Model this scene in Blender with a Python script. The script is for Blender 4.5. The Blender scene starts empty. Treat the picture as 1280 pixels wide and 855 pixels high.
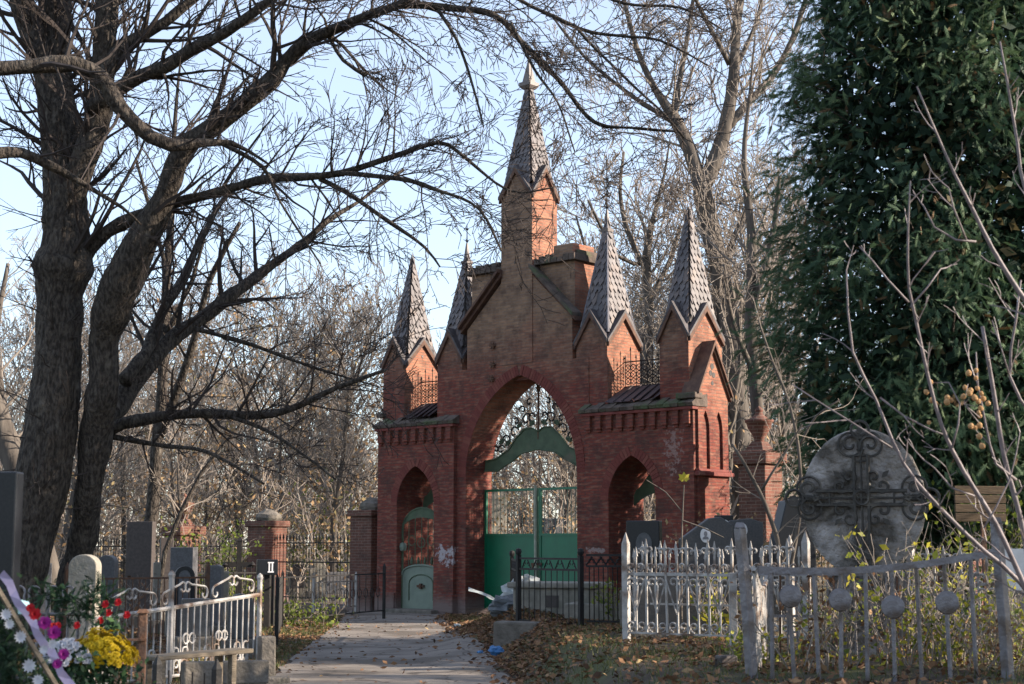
import bpy, math, random
import numpy as np
from mathutils import Vector, Matrix, noise
R = random.Random(7)
NR = np.random.default_rng(11)
PI = math.pi
sc = bpy.context.scene
COL = sc.collection
# ------------------------------------------------------------------ camera
F = 1955.0                                   # focal length in photo pixels (55 mm on 36 mm)
PITCH = math.atan(257.5 / F); CP, SP = math.cos(PITCH), math.sin(PITCH)
CZ = 1.6
cam_d = bpy.data.cameras.new('camera'); cam = bpy.data.objects.new('camera', cam_d); COL.objects.link(cam)
cam_d.sensor_width = 36; cam_d.lens = F / 1280 * 36; cam_d.clip_end = 4000; cam_d.clip_start = 0.1
cam.location = (0, 0, CZ); cam.rotation_euler = (PI / 2 + PITCH, 0, 0)
cam_d.dof.use_dof = True; cam_d.dof.focus_distance = 36; cam_d.dof.aperture_fstop = 4.5
sc.camera = cam
# ------------------------------------------------------------------ sky, sun, exposure
SUN_AZ, SUN_EL = math.radians(94), math.radians(22)
world = bpy.data.worlds.new('World'); sc.world = world; world.use_nodes = True
wn = world.node_tree.nodes; wl = world.node_tree.links
sky = wn.new('ShaderNodeTexSky'); sky.sky_type = 'NISHITA'; sky.sun_disc = False
sky.sun_elevation = SUN_EL; sky.sun_rotation = SUN_AZ; sky.air_density = 1.0; sky.dust_density = 0.35; sky.ozone_density = 2.2
bg = wn['Background']; bg.inputs['Strength'].default_value = 0.10; veil = wn.new('ShaderNodeMix'); veil.data_type = 'RGBA'; veil.inputs[0].default_value = .31; veil.inputs[7].default_value = (5.2, 5.5, 6.4, 1)   # thin high cloud over the whole sky
wl.new(sky.outputs[0], veil.inputs[6]); wl.new(veil.outputs[2], bg.inputs[0])
sun_d = bpy.data.lights.new('sun', 'SUN'); sun_d.energy = 5.0; sun_d.angle = math.radians(0.5); sun_d.color = (1.0, 0.86, 0.70)
sun = bpy.data.objects.new('sun', sun_d); COL.objects.link(sun)
SV = Vector((math.sin(SUN_AZ) * math.cos(SUN_EL), math.cos(SUN_AZ) * math.cos(SUN_EL), math.sin(SUN_EL)))
sun.rotation_euler = SV.to_track_quat('Z', 'Y').to_euler(); sun.location = (30, -12, 30)
sc.view_settings.view_transform = 'Standard'; sc.view_settings.look = 'None'
sc.view_settings.exposure = 1.5; sc.view_settings.gamma = 1.0
sc.render.engine = 'CYCLES'
sc.cycles.use_denoising = True
sc.cycles.max_bounces = 5; sc.cycles.diffuse_bounces = 3; sc.cycles.glossy_bounces = 2; sc.cycles.transparent_max_bounces = 4
# ------------------------------------------------------------------ helpers
def ray(px, py):
    a = (px - 640) / F; b = -(py - 427.5) / F
    return Vector((a, CP - b * SP, SP + b * CP))
def at(px, py, Y):
    d = ray(px, py); return Vector((0, 0, CZ)) + d * (Y / d.y)
def sm(t):
    t = 0.0 if t < 0 else 1.0 if t > 1 else t
    return t * t * (3 - 2 * t)
def path_c(y): return -1.3 - 1.4 * (y - 18.4) / 19.6 if y < 46 else -3.28
def path_h(y): return 1.4 - 0.25 * sm((y - 18) / 20)
def gz(x, y):
    base = -0.0055 * max(0.0, y - 18) if y < 44 else -0.143
    e = x - (path_c(y) + path_h(y))
    bank = 0.45 * sm((e - 0.05) / 0.9) * (1 - sm((y - 31) / 6.0))
    mound = 0.24 * math.exp(-((x + 0.05) / 0.7) ** 2 - ((y - 28.5) / 2.2) ** 2) + .16 * math.exp(-((x + 0.75) / 0.5) ** 2 - ((y - 25.5) / 2.6) ** 2)
    left = 0.10 * sm((-e - 2 * path_h(y) - 0.3) / 1.5)
    far = 0.9 * sm((y - 60) / 120)
    rough = 0.05 * noise.noise(Vector((x * .9, y * .9, 0))) * (1 if (e > .5 or e < -2 * path_h(y) - .4) else 0)
    return base + bank + mound + left + far + rough

class MB:
    def __init__(s): s.v = []; s.f = []; s.t = []; s.tone = 0.0; s.m = []; s.mi = 0
    def face(s, idx):
        s.f.append(idx); s.t.append(s.tone); s.m.append(s.mi)
    def poly(s, pts):
        n = len(s.v); s.v += [tuple(p) for p in pts]; s.face(tuple(range(n, n + len(pts))))
    def box(s, x0, x1, y0, y1, z0, z1):
        n = len(s.v)
        s.v += [(x0,y0,z0),(x1,y0,z0),(x1,y1,z0),(x0,y1,z0),(x0,y0,z1),(x1,y0,z1),(x1,y1,z1),(x0,y1,z1)]
        for q in ((0,3,2,1),(4,5,6,7),(0,1,5,4),(1,2,6,5),(2,3,7,6),(3,0,4,7)): s.face(tuple(n + i for i in q))
    def frustum(s, cx, cy, z0, z1, a0, b0, a1, b1, k=4, rot=PI/4):
        n = len(s.v)
        for z, a, b in ((z0, a0, b0), (z1, a1, b1)):
            for i in range(k):
                an = rot + 2 * PI * i / k
                q = math.sqrt(2) if k == 4 else 1
                s.v.append((cx + a * q * math.cos(an), cy + b * q * math.sin(an), z))
        for i in range(k): s.face((n + i, n + (i + 1) % k, n + k + (i + 1) % k, n + k + i))
        s.face(tuple(n + i for i in reversed(range(k)))); s.face(tuple(n + k + i for i in range(k)))
    def lathe(s, cx, cy, prof, k=12):
        n = len(s.v)
        for r, z in prof:
            for i in range(k):
                an = 2 * PI * i / k; s.v.append((cx + r * math.cos(an), cy + r * math.sin(an), z))
        for j in range(len(prof) - 1):
            for i in range(k):
                s.face((n + j * k + i, n + j * k + (i + 1) % k, n + (j + 1) * k + (i + 1) % k, n + (j + 1) * k + i))
        s.face(tuple(n + (len(prof) - 1) * k + i for i in range(k)))
    def tube(s, pts, rad, k=6, cap=True, jit=0.0, ridge=0.0):
        n0 = len(s.v); m = len(pts); ref = None
        for i, p in enumerate(pts):
            p = Vector(p)
            a = Vector(pts[max(i - 1, 0)]); b = Vector(pts[min(i + 1, m - 1)]); t = (b - a)
            if t.length < 1e-9: t = Vector((0, 0, 1))
            t.normalize()
            if ref is None: ref = Vector((1, 0, 0)) if abs(t.x) < .8 else Vector((0, 1, 0))
            u = ref - t * ref.dot(t)
            if u.length < 1e-4: u = t.orthogonal()
            u.normalize(); w = t.cross(u); ref = u
            r = rad[i] if isinstance(rad, (list, tuple)) else rad
            for j in range(k):
                an = 2 * PI * j / k; rr = r
                if jit:
                    d = u * math.cos(an) + w * math.sin(an); q = p + d * r
                    rr = r * (1 + jit * noise.noise(q * (0.9 / max(r, .05))) + jit * .6 * noise.noise(Vector((q.x * 9, q.y * 9, q.z * 1.3))))
                if ridge:
                    d = u * math.cos(an) + w * math.sin(an); h = p.z * .8
                    rr += ridge * (abs(noise.noise(Vector((d.x * 5.5, d.y * 5.5, h * 1.1)))) * 1.6 - .4) + ridge * .7 * noise.noise(Vector((d.x * 14, d.y * 14, h * 3.2))) + ridge * 1.6 * max(0, noise.noise(Vector((d.x * 2.2, d.y * 2.2, h * 1.7 + 3))) - .25)
                s.v.append(tuple(p + (u * math.cos(an) + w * math.sin(an)) * rr))
        for i in range(m - 1):
            for j in range(k):
                a = n0 + i * k + j; b = n0 + i * k + (j + 1) % k
                s.face((a, b, b + k, a + k))
        if cap and k > 3:
            s.face(tuple(n0 + j for j in reversed(range(k)))); s.face(tuple(n0 + (m - 1) * k + j for j in range(k)))
    def prism(s, pts2, y0, y1):                 # xz outline, extruded along y
        n = len(s.v); k = len(pts2)
        s.v += [(x, y0, z) for x, z in pts2] + [(x, y1, z) for x, z in pts2]
        s.face(tuple(range(n, n + k))); s.face(tuple(reversed(range(n + k, n + 2 * k))))
        for i in range(k):
            j = (i + 1) % k; s.face((n + i, n + k + i, n + k + j, n + j))
    def build(s, name, mats, parent=None, smooth=False, offset=None, bevel=0):
        me = bpy.data.meshes.new(name)
        v = s.v
        if offset is not None: v = [(a[0] - offset[0], a[1] - offset[1], a[2] - offset[2]) for a in v]
        me.from_pydata(v, [], s.f)
        if not isinstance(mats, (list, tuple)): mats = [mats]
        for m in mats: me.materials.append(m)
        if any(s.t):
            at_ = me.attributes.new('tone', 'FLOAT', 'FACE'); at_.data.foreach_set('value', s.t)
        if any(s.m): me.polygons.foreach_set('material_index', s.m)
        if smooth: me.polygons.foreach_set('use_smooth', [True] * len(me.polygons))
        me.update()
        o = bpy.data.objects.new(name, me); COL.objects.link(o)
        if parent is not None: o.parent = parent
        if bevel:
            b = o.modifiers.new('bevel', 'BEVEL'); b.width = bevel; b.segments = 2; b.limit_method = 'ANGLE'
        return o
def nmesh(name, V, Fc, mat, tone=None, parent=None, smooth=False):    # numpy arrays, all faces same size
    me = bpy.data.meshes.new(name); k = Fc.shape[1]
    me.vertices.add(len(V)); me.vertices.foreach_set('co', V.astype(np.float32).ravel())
    me.loops.add(Fc.size); me.loops.foreach_set('vertex_index', Fc.astype(np.int32).ravel())
    me.polygons.add(len(Fc)); me.polygons.foreach_set('loop_start', np.arange(0, Fc.size, k, dtype=np.int32))
    me.update(calc_edges=True)
    me.materials.append(mat)
    if tone is not None:
        a = me.attributes.new('tone', 'FLOAT', 'FACE'); a.data.foreach_set('value', tone.astype(np.float32))
    if smooth: me.polygons.foreach_set('use_smooth', np.ones(len(Fc), bool))
    me.validate(); me.update()
    o = bpy.data.objects.new(name, me); COL.objects.link(o)
    if parent is not None: o.parent = parent
    return o
def thing(name, label, cat, loc=(0, 0, 0), rz=0.0, group=None):
    o = bpy.data.objects.new(name, None); COL.objects.link(o); o.empty_display_size = .1
    o.location = loc; o.rotation_euler = (0, 0, rz); return tag(o, label, cat, group)
def tag(o, label, cat, group=None):
    o['label'] = label; o['category'] = cat
    if group: o['group'] = group
    return o
def kind(o, k, label=None):
    o['kind'] = k
    if label: o['label'] = label
    return o
def inst(o, parent, loc=(0, 0, 0), rz=0.0, sc_=(1, 1, 1)):        # another copy of one mesh piece
    c = o.copy(); COL.objects.link(c); c.parent = parent; c.location = loc; c.rotation_euler = (0, 0, rz); c.scale = sc_
    return c
def copy_tree(o, loc, rz, label=None, s=1.0):
    r = o.copy(); COL.objects.link(r); r.location = loc; r.rotation_euler = (0, 0, rz); r.scale = (s, s, s)
    if label: r['label'] = label
    for ch in list(o.children):
        c = ch.copy(); COL.objects.link(c); c.parent = r
        for g in ch.children:
            d = g.copy(); COL.objects.link(d); d.parent = c
    return r
def crom(pts, step):                            # Catmull-Rom resample of (Vector, radius)
    out = []
    n = len(pts)
    for i in range(n - 1):
        p0, p1, p2, p3 = (pts[max(i - 1, 0)], pts[i], pts[i + 1], pts[min(i + 2, n - 1)])
        L = (p2[0] - p1[0]).length; k = max(1, int(L / step))
        for j in range(k):
            t = j / k; t2 = t * t; t3 = t2 * t
            v = 0.5 * ((2 * p1[0]) + (p2[0] - p0[0]) * t + (2 * p0[0] - 5 * p1[0] + 4 * p2[0] - p3[0]) * t2 + (3 * p1[0] - p0[0] - 3 * p2[0] + p3[0]) * t3)
            out.append((v, p1[1] + (p2[1] - p1[1]) * t))
    out.append(pts[-1]); return out
def spiral(cx, cz, r0, r1, a0, a1, n=14, y=0.0):
    return [(cx + (r0 + (r1 - r0) * i / n) * math.cos(a0 + (a1 - a0) * i / n), y, cz + (r0 + (r1 - r0) * i / n) * math.sin(a0 + (a1 - a0) * i / n)) for i in range(n + 1)]

def leaf_cloud(C0, size, tone, rng=NR, flat=0.0):
    n = len(C0); a = rng.normal(size=(n, 3)); a[:, 2] *= (1 - flat); a /= np.linalg.norm(a, axis=1)[:, None] + 1e-9
    b = rng.normal(size=(n, 3)); b[:, 2] *= (1 - flat); b -= a * (a * b).sum(1)[:, None]; b /= np.linalg.norm(b, axis=1)[:, None] + 1e-9
    nn = np.cross(a, b); s = (size * rng.uniform(.6, 1.3, n))[:, None]
    V = np.stack([C0 - a * s, C0 - b * s * .55 + nn * s * .15, C0 + a * s, C0 + b * s * .55 + nn * s * .15], 1).reshape(-1, 3)
    return V, np.arange(4 * n).reshape(n, 4), tone
# ------------------------------------------------------------------ materials
def mat(name, c1, c2=None, scale=4.0, rough=0.8, bump=0.0, bscale=None, metal=0.0, c3=None, c3amt=0.5, tone=None, stretch=None, spec=0.3, detail=6, sharp=(.35, .65), trans=0.0, sheen=0):
    m = bpy.data.materials.new(name); m.use_nodes = True
    N = m.node_tree.nodes; L = m.node_tree.links; b = N['Principled BSDF']
    b.inputs['Roughness'].default_value = rough; b.inputs['Metallic'].default_value = metal
    b.inputs['Specular IOR Level'].default_value = spec
    tc = N.new('ShaderNodeTexCoord'); vec = tc.outputs['Object']
    if stretch:
        mp = N.new('ShaderNodeMapping'); mp.inputs['Scale'].default_value = stretch; L.new(vec, mp.inputs[0]); vec = mp.outputs[0]
    def nz(s, d=detail):
        n = N.new('ShaderNodeTexNoise'); n.inputs['Scale'].default_value = s; n.inputs['Detail'].default_value = d; L.new(vec, n.inputs['Vector']); return n.outputs['Fac']
    def ramp(src, lo, hi):
        r = N.new('ShaderNodeMapRange'); r.inputs['From Min'].default_value = lo; r.inputs['From Max'].default_value = hi; L.new(src, r.inputs['Value']); return r.outputs['Result']
    def mix(fac, a, bb):
        x = N.new('ShaderNodeMix'); x.data_type = 'RGBA'
        if isinstance(fac, float): x.inputs[0].default_value = fac
        else: L.new(fac, x.inputs[0])
        for sock, v in ((x.inputs[6], a), (x.inputs[7], bb)):
            if isinstance(v, tuple): sock.default_value = (*v, 1)
            else: L.new(v, sock)
        return x.outputs[2]
    col = c1
    if c2: col = mix(ramp(nz(scale), *sharp), c1, c2)
    if tone:                                      # face attribute picks a colour along a list
        a = N.new('ShaderNodeAttribute'); a.attribute_name = 'tone'
        cr = N.new('ShaderNodeValToRGB'); e = cr.color_ramp.elements
        while len(e) < len(tone): e.new(0.5)
        for i, c in enumerate(tone): e[i].position = i / (len(tone) - 1); e[i].color = (*c, 1)
        L.new(a.outputs['Fac'], cr.inputs[0])
        col = cr.outputs[0] if not c2 else mix(0.6, col, cr.outputs[0])
    if c3: col = mix(ramp(nz(scale * .37), 1 - c3amt - .06, 1 - c3amt + .06), col, c3)
    if isinstance(col, tuple): b.inputs['Base Color'].default_value = (*col, 1)
    else: L.new(col, b.inputs['Base Color'])
    if bump:
        bn = N.new('ShaderNodeBump'); bn.inputs['Strength'].default_value = min(1, bump * 1.0); bn.inputs['Distance'].default_value = 0.08 if bump >= 1 else 0.03
        L.new(nz(bscale or scale * 3), bn.inputs['Height']); L.new(bn.outputs[0], b.inputs['Normal'])
    if trans:
        t = N.new('ShaderNodeBsdfTranslucent'); ms = N.new('ShaderNodeMixShader'); ms.inputs[0].default_value = trans
        if isinstance(col, tuple): t.inputs[0].default_value = (*col, 1)
        else: L.new(col, t.inputs[0])
        L.new(b.outputs[0], ms.inputs[1]); L.new(t.outputs[0], ms.inputs[2]); L.new(ms.outputs[0], N['Material Output'].inputs[0])
    return m
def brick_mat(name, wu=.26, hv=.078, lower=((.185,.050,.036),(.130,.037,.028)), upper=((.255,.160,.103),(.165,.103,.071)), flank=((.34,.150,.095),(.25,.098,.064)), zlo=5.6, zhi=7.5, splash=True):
    m = bpy.data.materials.new(name); m.use_nodes = True
    N = m.node_tree.nodes; L = m.node_tree.links; b = N['Principled BSDF']; b.inputs['Roughness'].default_value = .9; b.inputs['Specular IOR Level'].default_value = .2
    tc = N.new('ShaderNodeTexCoord'); sx = N.new('ShaderNodeSeparateXYZ'); L.new(tc.outputs['Object'], sx.inputs[0])
    def math_(op, a, c):
        n = N.new('ShaderNodeMath'); n.operation = op
        for i, v in enumerate((a, c)):
            if isinstance(v, (int, float)): n.inputs[i].default_value = v
            else: L.new(v, n.inputs[i])
        return n.outputs[0]
    cb = N.new('ShaderNodeCombineXYZ'); L.new(math_('ADD', sx.outputs[0], sx.outputs[1]), cb.inputs[0]); L.new(sx.outputs[2], cb.inputs[1])
    def brick(c1, c2, mo):
        t = N.new('ShaderNodeTexBrick'); L.new(cb.outputs[0], t.inputs['Vector'])
        t.inputs['Scale'].default_value = 1; t.inputs['Brick Width'].default_value = wu; t.inputs['Row Height'].default_value = hv
        t.inputs['Mortar Size'].default_value = .0085; t.inputs['Mortar Smooth'].default_value = .2; t.inputs['Bias'].default_value = -.1
        for k, c in (('Color1', c1), ('Color2', c2), ('Mortar', mo)): t.inputs[k].default_value = (*c, 1)
        return t
    bl = brick(lower[0], lower[1], tuple(.6 * x + .03 for x in lower[1]))
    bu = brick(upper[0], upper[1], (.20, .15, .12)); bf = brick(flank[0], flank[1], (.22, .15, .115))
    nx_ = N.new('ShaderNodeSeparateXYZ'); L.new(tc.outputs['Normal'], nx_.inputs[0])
    def nz(s, d=6, rough=.6):
        n = N.new('ShaderNodeTexNoise'); n.inputs['Scale'].default_value = s; n.inputs['Detail'].default_value = d; n.inputs['Roughness'].default_value = rough; L.new(tc.outputs['Object'], n.inputs['Vector']); return n.outputs['Fac']
    def ramp(src, lo, hi):
        r = N.new('ShaderNodeMapRange'); r.inputs['From Min'].default_value = lo; r.inputs['From Max'].default_value = hi; L.new(src, r.inputs['Value']); return r.outputs['Result']
    def mix(fac, a, bb, mode='MIX'):
        x = N.new('ShaderNodeMix'); x.data_type = 'RGBA'; x.blend_type = mode
        if isinstance(fac, float): x.inputs[0].default_value = fac
        else: L.new(fac, x.inputs[0])
        for sock, v in ((x.inputs[6], a), (x.inputs[7], bb)):
            if isinstance(v, tuple): sock.default_value = (*v, 1)
            else: L.new(v, sock)
        return x.outputs[2]
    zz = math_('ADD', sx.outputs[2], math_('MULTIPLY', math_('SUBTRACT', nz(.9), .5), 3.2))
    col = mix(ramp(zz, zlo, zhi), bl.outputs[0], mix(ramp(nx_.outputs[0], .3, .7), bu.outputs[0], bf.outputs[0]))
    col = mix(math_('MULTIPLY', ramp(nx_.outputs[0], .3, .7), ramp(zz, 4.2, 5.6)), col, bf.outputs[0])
    # worn bricks, bare patches, soot and lime stains
    wk = N.new('ShaderNodeTexNoise'); wk.inputs['Scale'].default_value = 1; wk.inputs['Detail'].default_value = 1
    mp = N.new('ShaderNodeMapping'); mp.inputs['Scale'].default_value = (1 / wu * 1.1, 1 / hv * 1.1, 1); L.new(cb.outputs[0], mp.inputs[0]); L.new(mp.outputs[0], wk.inputs['Vector'])
    col = mix(math_('MULTIPLY', ramp(wk.outputs['Fac'], .50, .72), .26), col, tuple(1.35 * x + .02 for x in upper[0]))
    col = mix(math_('MULTIPLY', ramp(nz(2.2, 8, .7), .46, .66), .68), col, (.05, .034, .03))
    col = mix(math_('MULTIPLY', ramp(nz(5.0, 8, .75), .57, .70), .45), col, (.20, .13, .11))
    if splash:
        dx = math_('SUBTRACT', sx.outputs[0], -2.62); dz = math_('SUBTRACT', sx.outputs[2], 1.45)
        d2 = math_('ADD', math_('MULTIPLY', math_('MULTIPLY', dx, dx), 1.1), math_('MULTIPLY', math_('MULTIPLY', dz, dz), 2.2))
        k = math_('SUBTRACT', math_('MULTIPLY', nz(3.4, 7, .7), 1.25), d2)
        col = mix(math_('MULTIPLY', ramp(k, .50, .58), .85), col, (.40, .38, .40))
        dx = math_('SUBTRACT', sx.outputs[0], 4.85); dz = math_('SUBTRACT', sx.outputs[2], 3.9)
        d2 = math_('ADD', math_('MULTIPLY', math_('MULTIPLY', dx, dx), 1.6), math_('MULTIPLY', math_('MULTIPLY', dz, dz), .28))
        k = math_('SUBTRACT', math_('MULTIPLY', nz(7.5, 8, .75), 1.25), d2)
        col = mix(math_('MULTIPLY', ramp(k, .55, .64), .7), col, (.30, .21, .19))
        dx = math_('SUBTRACT', sx.outputs[0], 2.5); dz = math_('SUBTRACT', sx.outputs[2], 1.55)
        d2 = math_('ADD', math_('MULTIPLY', math_('MULTIPLY', dx, dx), 1.2), math_('MULTIPLY', math_('MULTIPLY', dz, dz), 25))
        k = math_('SUBTRACT', math_('MULTIPLY', nz(5.4, 7, .7), 1.25), d2)
        col = mix(math_('MULTIPLY', ramp(k, .50, .60), .6), col, (.32, .28, .27))
    col = mix(ramp(math_('ADD', sx.outputs[2], math_('MULTIPLY', nz(3.0), .5)), .65, .35), col, (.16, .12, .11))
    L.new(col, b.inputs['Base Color'])
    bn = N.new('ShaderNodeBump'); bn.inputs['Strength'].default_value = .8; bn.inputs['Distance'].default_value = .02
    h = math_('ADD', math_('MULTIPLY', bl.outputs['Fac'], -1.0), math_('MULTIPLY', nz(14, 5), .5)); h = math_('ADD', h, math_('MULTIPLY', wk.outputs['Fac'], .9))
    L.new(h, bn.inputs['Height']); L.new(bn.outputs[0], b.inputs['Normal'])
    return m
M = {}
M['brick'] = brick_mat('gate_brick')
M['pillar'] = brick_mat('pillar_brick', lower=((.13,.06,.045),(.09,.042,.034)), upper=((.14,.065,.048),(.10,.046,.036)), zlo=-1, zhi=2.5, splash=False, flank=((.17,.07,.05),(.12,.05,.038)))
M['voussoir'] = mat('voussoir_brick', (.17,.044,.034), (.13,.033,.028), 9, .9, .5, tone=[(.10,.028,.024),(.14,.038,.031),(.19,.075,.054)])
M['slate'] = mat('spire_slate', (.11,.10,.108), (.07,.063,.07), 6, .6, .25, tone=[(.055,.048,.050),(.10,.088,.088),(.15,.130,.128),(.165,.122,.10)], spec=.4)
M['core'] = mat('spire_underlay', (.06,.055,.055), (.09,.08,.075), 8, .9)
M['lead'] = mat('lead_flashing', (.17,.165,.185), (.10,.095,.108), 5, .5, .2, metal=.3, spec=.5)
M['zinc'] = mat('zinc_cap', (.15,.125,.115), (.09,.075,.07), 7, .55, .2, spec=.4)
M['coping'] = mat('mossy_coping', (.115,.088,.074), (.06,.048,.04), 5, .95, .7, c3=(.07,.085,.045), c3amt=.42)
M['roofmetal'] = mat('old_roof_sheet', (.075,.055,.058), (.05,.038,.042), 3, .6, .2, c3=(.10,.065,.055), c3amt=.35)
M['roofdark'] = mat('dark_gable_slating', (.085,.075,.08), (.05,.045,.047), 6, .65, .3)
M['redtrim'] = mat('red_painted_trim', (.18,.046,.038), (.125,.032,.028), 7, .8, .3, c3=(.22,.12,.085), c3amt=.33)
M['darktrim'] = mat('brown_weathered_trim', (.125,.072,.05), (.075,.042,.034), 7, .85, .3)
M['black'] = mat('black_iron', (.012,.012,.013), (.022,.019,.018), 12, .6, .2, c3=(.045,.026,.018), c3amt=.32, spec=.25)
M['rust'] = mat('rusted_iron', (.07,.045,.035), (.12,.06,.035), 14, .85, .4)
M['white'] = mat('flaking_white_paint', (.37,.355,.34), (.27,.255,.24), 10, .6, .3, c3=(.13,.085,.06), c3amt=.43)
M['silver'] = mat('aluminium_paint', (.18,.17,.18), (.115,.107,.115), 9, .45, .35, metal=.25, c3=(.09,.07,.06), c3amt=.44, spec=.5)
M['green'] = mat('green_sheet_paint', (.002,.125,.060), (.002,.10,.05), 2.5, .42, .06, c3=(.012,.13,.075), c3amt=.35, spec=.45)
M['oldgreen'] = mat('weathered_green_paint', (.08,.115,.07), (.055,.08,.05), 4, .7, .3, c3=(.12,.10,.075), c3amt=.38)
M['palegreen'] = mat('faded_pale_green_paint', (.19,.235,.19), (.145,.185,.15), 3, .6, .25, c3=(.25,.22,.17), c3amt=.35)
M['poleg'] = mat('pale_pole_paint', (.33,.36,.29), (.24,.26,.20), 8, .7, .2)
M['bark'] = mat('dark_bark', (.070,.058,.048), (.024,.020,.017), 24, .95, 1.0, 22, stretch=(1, 1, .42), c3=(.098,.085,.071), c3amt=.36, sharp=(.40, .60))
M['twig'] = mat('dark_twig_bark', (.045,.035,.032), (.03,.024,.022), 5, .9)
M['barkfar'] = mat('grey_brown_bark', (.115,.099,.085), (.06,.051,.044), 6, .95, .9, 9, stretch=(1, 1, .2))
M['twigfar'] = mat('grey_twig_bark', (.24,.205,.175), (.15,.128,.11), 3, .9)  # lightened in place of haze over the wood behind
M['twigpale'] = mat('pale_thicket_twig', (.31,.26,.22), (.20,.168,.142), 2, .9)  # paleness of distance haze put into the twig colour
M['whip'] = mat('smooth_mauve_bark', (.19,.16,.165), (.11,.09,.095), 10, .6, .2, spec=.4)
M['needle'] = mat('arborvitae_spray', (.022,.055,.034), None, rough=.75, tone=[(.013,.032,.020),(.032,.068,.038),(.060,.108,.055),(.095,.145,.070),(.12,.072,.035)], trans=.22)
M['dead'] = mat('fallen_leaf', (.2,.1,.05), None, rough=.85, tone=[(.05,.032,.022),(.12,.062,.034),(.19,.098,.050),(.25,.145,.075),(.33,.24,.12)], trans=.1)
M['tanleaf'] = mat('withered_tan_leaf', (.3,.2,.1), None, rough=.8, tone=[(.16,.10,.06),(.30,.19,.10),(.40,.26,.14),(.30,.26,.12)], trans=.35)
M['yleaf'] = mat('yellow_green_leaf', (.3,.3,.05), None, rough=.6, tone=[(.07,.10,.02),(.16,.20,.03),(.36,.34,.04),(.50,.40,.05)], trans=.4)
M['grass'] = mat('grass_blade', (.08,.10,.03), None, rough=.8, tone=[(.035,.05,.016),(.075,.095,.028),(.13,.13,.045),(.20,.17,.08)], trans=.25)
M['leafgreen'] = mat('flower_foliage', (.015,.045,.018), None, rough=.7, tone=[(.008,.022,.012),(.018,.05,.022),(.05,.11,.03)], trans=.15)
M['concrete'] = mat('rough_concrete', (.17,.15,.128), (.105,.094,.08), 6, .95, .7, 25, c3=(.11,.11,.085), c3amt=.33)
M['lime'] = mat('weathered_limestone', (.27,.25,.215), (.17,.16,.135), 5, .9, .5, 20, c3=(.14,.14,.115), c3amt=.38)
M['disc'] = mat('stained_grey_stone', (.21,.19,.172), (.075,.068,.06), 4.2, .9, 1.0, 14, c3=(.33,.31,.30), c3amt=.43, sharp=(.40, .58))
M['granite'] = mat('polished_black_granite', (.010,.012,.016), (.016,.018,.022), 60, .30, spec=.25)
M['granitem'] = mat('matt_dark_granite', (.035,.037,.04), (.058,.058,.06), 40, .45, .1, spec=.5)
M['grey'] = mat('grey_granite', (.105,.105,.115), (.07,.07,.074), 30, .5, .15, spec=.4)
M['brownstone'] = mat('brown_granite', (.07,.058,.054), (.05,.042,.04), 20, .55, .15)
M['paving'] = mat('worn_asphalt_path', (.23,.20,.172), (.17,.148,.128), 1.6, .9, .5, 60, c3=(.115,.097,.08), c3amt=.44)
def cracks(m):
    N = m.node_tree.nodes; L = m.node_tree.links; b = N['Principled BSDF']; src = b.inputs['Base Color'].links[0].from_socket
    tc = N.new('ShaderNodeTexCoord'); nz = N.new('ShaderNodeTexNoise'); nz.inputs['Scale'].default_value = 1.7; L.new(tc.outputs['Object'], nz.inputs['Vector'])
    add = N.new('ShaderNodeVectorMath'); add.operation = 'MULTIPLY_ADD'; add.inputs[1].default_value = (.9, .9, 0); L.new(nz.outputs['Color'], add.inputs[0]); L.new(tc.outputs['Object'], add.inputs[2])
    vo = N.new('ShaderNodeTexVoronoi'); vo.feature = 'DISTANCE_TO_EDGE'; vo.inputs['Scale'].default_value = .75; L.new(add.outputs[0], vo.inputs['Vector'])
    mr = N.new('ShaderNodeMapRange'); mr.inputs['From Min'].default_value = .010; mr.inputs['From Max'].default_value = .022; mr.inputs['To Min'].default_value = .75; mr.inputs['To Max'].default_value = 0; L.new(vo.outputs['Distance'], mr.inputs['Value'])
    mx = N.new('ShaderNodeMix'); mx.data_type = 'RGBA'; mx.inputs[7].default_value = (.05, .042, .035, 1); L.new(mr.outputs[0], mx.inputs[0]); L.new(src, mx.inputs[6]); L.new(mx.outputs[2], b.inputs['Base Color'])
cracks(M['paving'])
M['soil'] = mat('leafy_soil', (.085,.066,.048), (.05,.04,.03), 2.2, .95, .9, 30, c3=(.075,.08,.035), c3amt=.46)
M['wood'] = mat('grey_plank_wood', (.19,.155,.115), (.12,.098,.072), 5, .85, .5, stretch=(.4, 6, 6))
M['oldwood'] = mat('dark_brown_board', (.085,.058,.034), (.05,.034,.022), 6, .85, .4, stretch=(.5, 6, 6))
M['plastic'] = mat('crumpled_white_bag', (.45,.48,.49), (.34,.38,.385), 5, .35, .4, trans=.3)
M['blue'] = mat('blue_plastic', (.045,.15,.33), (.03,.11,.26), 5, .35, .3)
M['ceram'] = mat('enamel_portrait_plate', (.62,.62,.63), (.52,.52,.53), 8, .25, spec=.5)
M['photo'] = mat('grey_portrait_print', (.14,.14,.15), (.20,.20,.21), 20, .4)
M['etch'] = mat('faint_etching', (.075,.08,.088), (.045,.05,.055), 14, .4)
M['ribbon'] = mat('lilac_satin_ribbon', (.34,.29,.42), (.27,.23,.36), 4, .35, .2, spec=.5)
M['cyan'] = mat('pale_cyan_card', (.42,.66,.70), (.36,.60,.66), 4, .5)
M['fruit'] = mat('dried_capsule', (.46,.28,.13), (.33,.19,.085), 18, .8, .4)
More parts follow.
